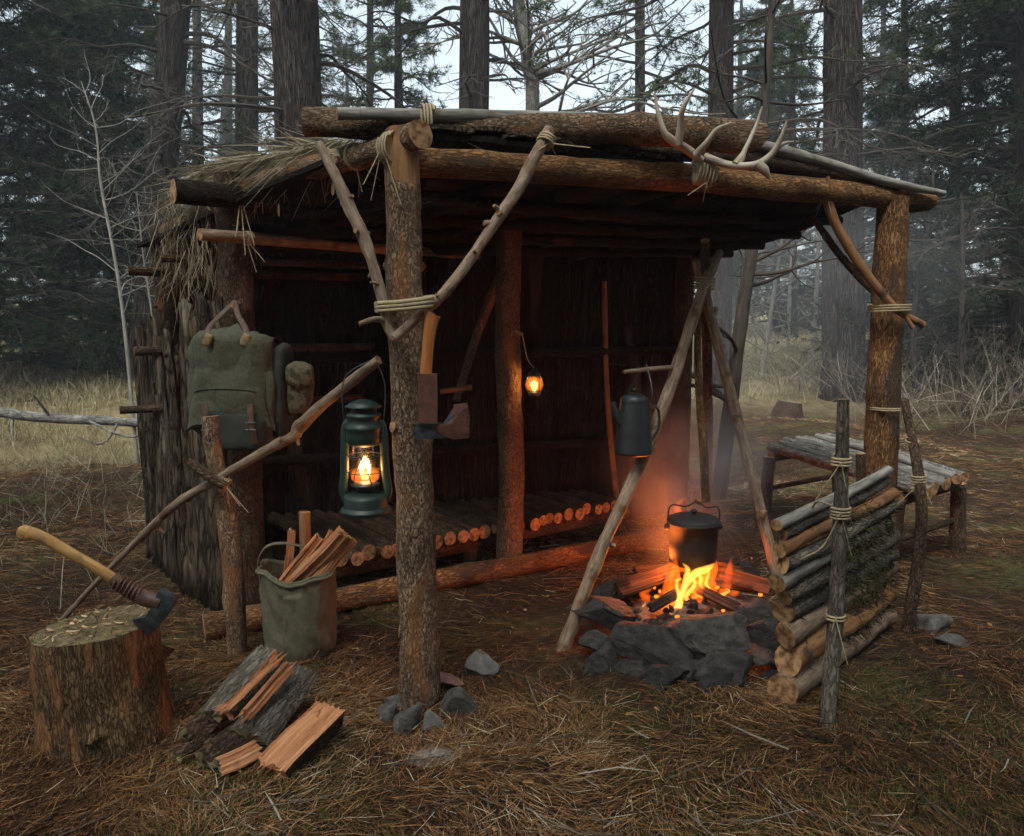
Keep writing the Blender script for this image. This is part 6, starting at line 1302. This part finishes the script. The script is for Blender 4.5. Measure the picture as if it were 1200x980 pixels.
def brush(n, cx0, cx1, y0, y1, h, name, label, mat='twig', rv=(0, .6)):
    x = rng.uniform(cx0, cx1, n); y = rng.uniform(y0, y1, n); dens = nf(.6, -.25, 33)(x, y) > rng.uniform(0, 1, n); x, y = x[dens], y[dens]; n = len(x)
    d = np.stack([rng.normal(0, .55, n), rng.normal(0, .55, n), np.abs(rng.normal(.8, .4, n))], -1); d /= np.linalg.norm(d, axis=1)[:, None]
    return blades(name, np.stack([x, y, gz(x, y) + rng.uniform(0, h * .4, n)], -1), d, rng.uniform(.4, 1.0, n) * h, rng.uniform(.004, .010, n), mat, rng.normal(0, .25, n), label, 'brush', rnd=rng.uniform(*rv, n))
brush(4200, -9, -2.4, 10.5, 12.5, .55, 'brush', 'dark tangled bramble brush across the left meadow')
brush(3800, 4.4, 11, 9.0, 14.0, 1.1, 'brush', 'brown twiggy undergrowth below the right hand evergreens', rv=(.1, .8))
brush(2600, -16, 16, 22, 34, 1.6, 'brush', 'hazy undergrowth along the foot of the far forest', rv=(.0, .7))

# ------------------------------------------------------------------ smoke over the fire, haze
m, t = newmat('smoke'); pv = N(t, 'ShaderNodeVolumePrincipled'); pv.inputs['Color'].default_value = (.85, .88, .95, 1); pv.inputs['Anisotropy'].default_value = .0; SM_T = t
tc = N(t, 'ShaderNodeTexCoord'); ln = N(t, 'ShaderNodeVectorMath', operation='LENGTH'); t.links.new(tc.outputs['Object'], ln.inputs[0])
fo = N(t, 'ShaderNodeMapRange', interpolation_type='SMOOTHSTEP'); fo.inputs['From Min'].default_value = 1.0; fo.inputs['From Max'].default_value = .15; fo.inputs['To Min'].default_value = 0; fo.inputs['To Max'].default_value = 1
t.links.new(ln.outputs['Value'], fo.inputs['Value'])
nn = N(t, 'ShaderNodeTexNoise'); nn.inputs['Scale'].default_value = 2.2; nn.inputs['Detail'].default_value = 3; t.links.new(tc.outputs['Object'], nn.inputs['Vector'])
nr = N(t, 'ShaderNodeMapRange'); nr.inputs['From Min'].default_value = .35; nr.inputs['From Max'].default_value = .7; nr.inputs['To Max'].default_value = 1.9; t.links.new(nn.outputs['Fac'], nr.inputs['Value'])
mm = N(t, 'ShaderNodeMath', operation='MULTIPLY'); t.links.new(fo.outputs[0], mm.inputs[0]); t.links.new(nr.outputs[0], mm.inputs[1]); t.links.new(mm.outputs[0], pv.inputs['Density'])
o_ = N(t, 'ShaderNodeOutputMaterial'); t.links.new(pv.outputs[0], o_.inputs['Volume'])
mb = MB(); mb.blob((0, 0, 0), (1, 1, 1), 1.0, nu=20, nv=12); sm = mb.build('smoke', ['smoke'], None, kind='stuff')
tag(sm, 'thin smoke drifting up from the campfire', 'smoke'); sm.location = (FX + .10, FY + .30, .62); sm.scale = (.50, .45, .60)
M['smoke_thin'] = M['smoke'].copy(); M['smoke_thin'].name = 'smoke_thin'
for nd in M['smoke_thin'].node_tree.nodes:
    if nd.type == 'MAP_RANGE' and abs(nd.inputs['From Max'].default_value - .7) < 1e-3: nd.inputs['To Max'].default_value = .12
mb = MB(); mb.blob((0, 0, 0), (1, 1, 1), 1.0, nu=20, nv=12); sm2 = mb.build('smoke', ['smoke_thin'], None, kind='stuff')
tag(sm2, 'faint blue smoke drifting between the shelter and the large grey pine', 'smoke'); sm2.location = (2.6, 7.4, 1.7); sm2.scale = (2.2, 1.8, 1.9)
mb = MB(); mb.add([[x, y, z] for x in (-130, 130) for y in (-55, 160) for z in (-2.0, 24.0)], [[0, 1, 3, 2], [4, 6, 7, 5], [0, 4, 5, 1], [2, 3, 7, 6], [0, 2, 6, 4], [1, 5, 7, 3]])
hz = mb.build('haze', ['haze_air'], None, smooth=False, kind='stuff'); tag(hz, 'thin blue evening haze hanging among the trees', 'haze')
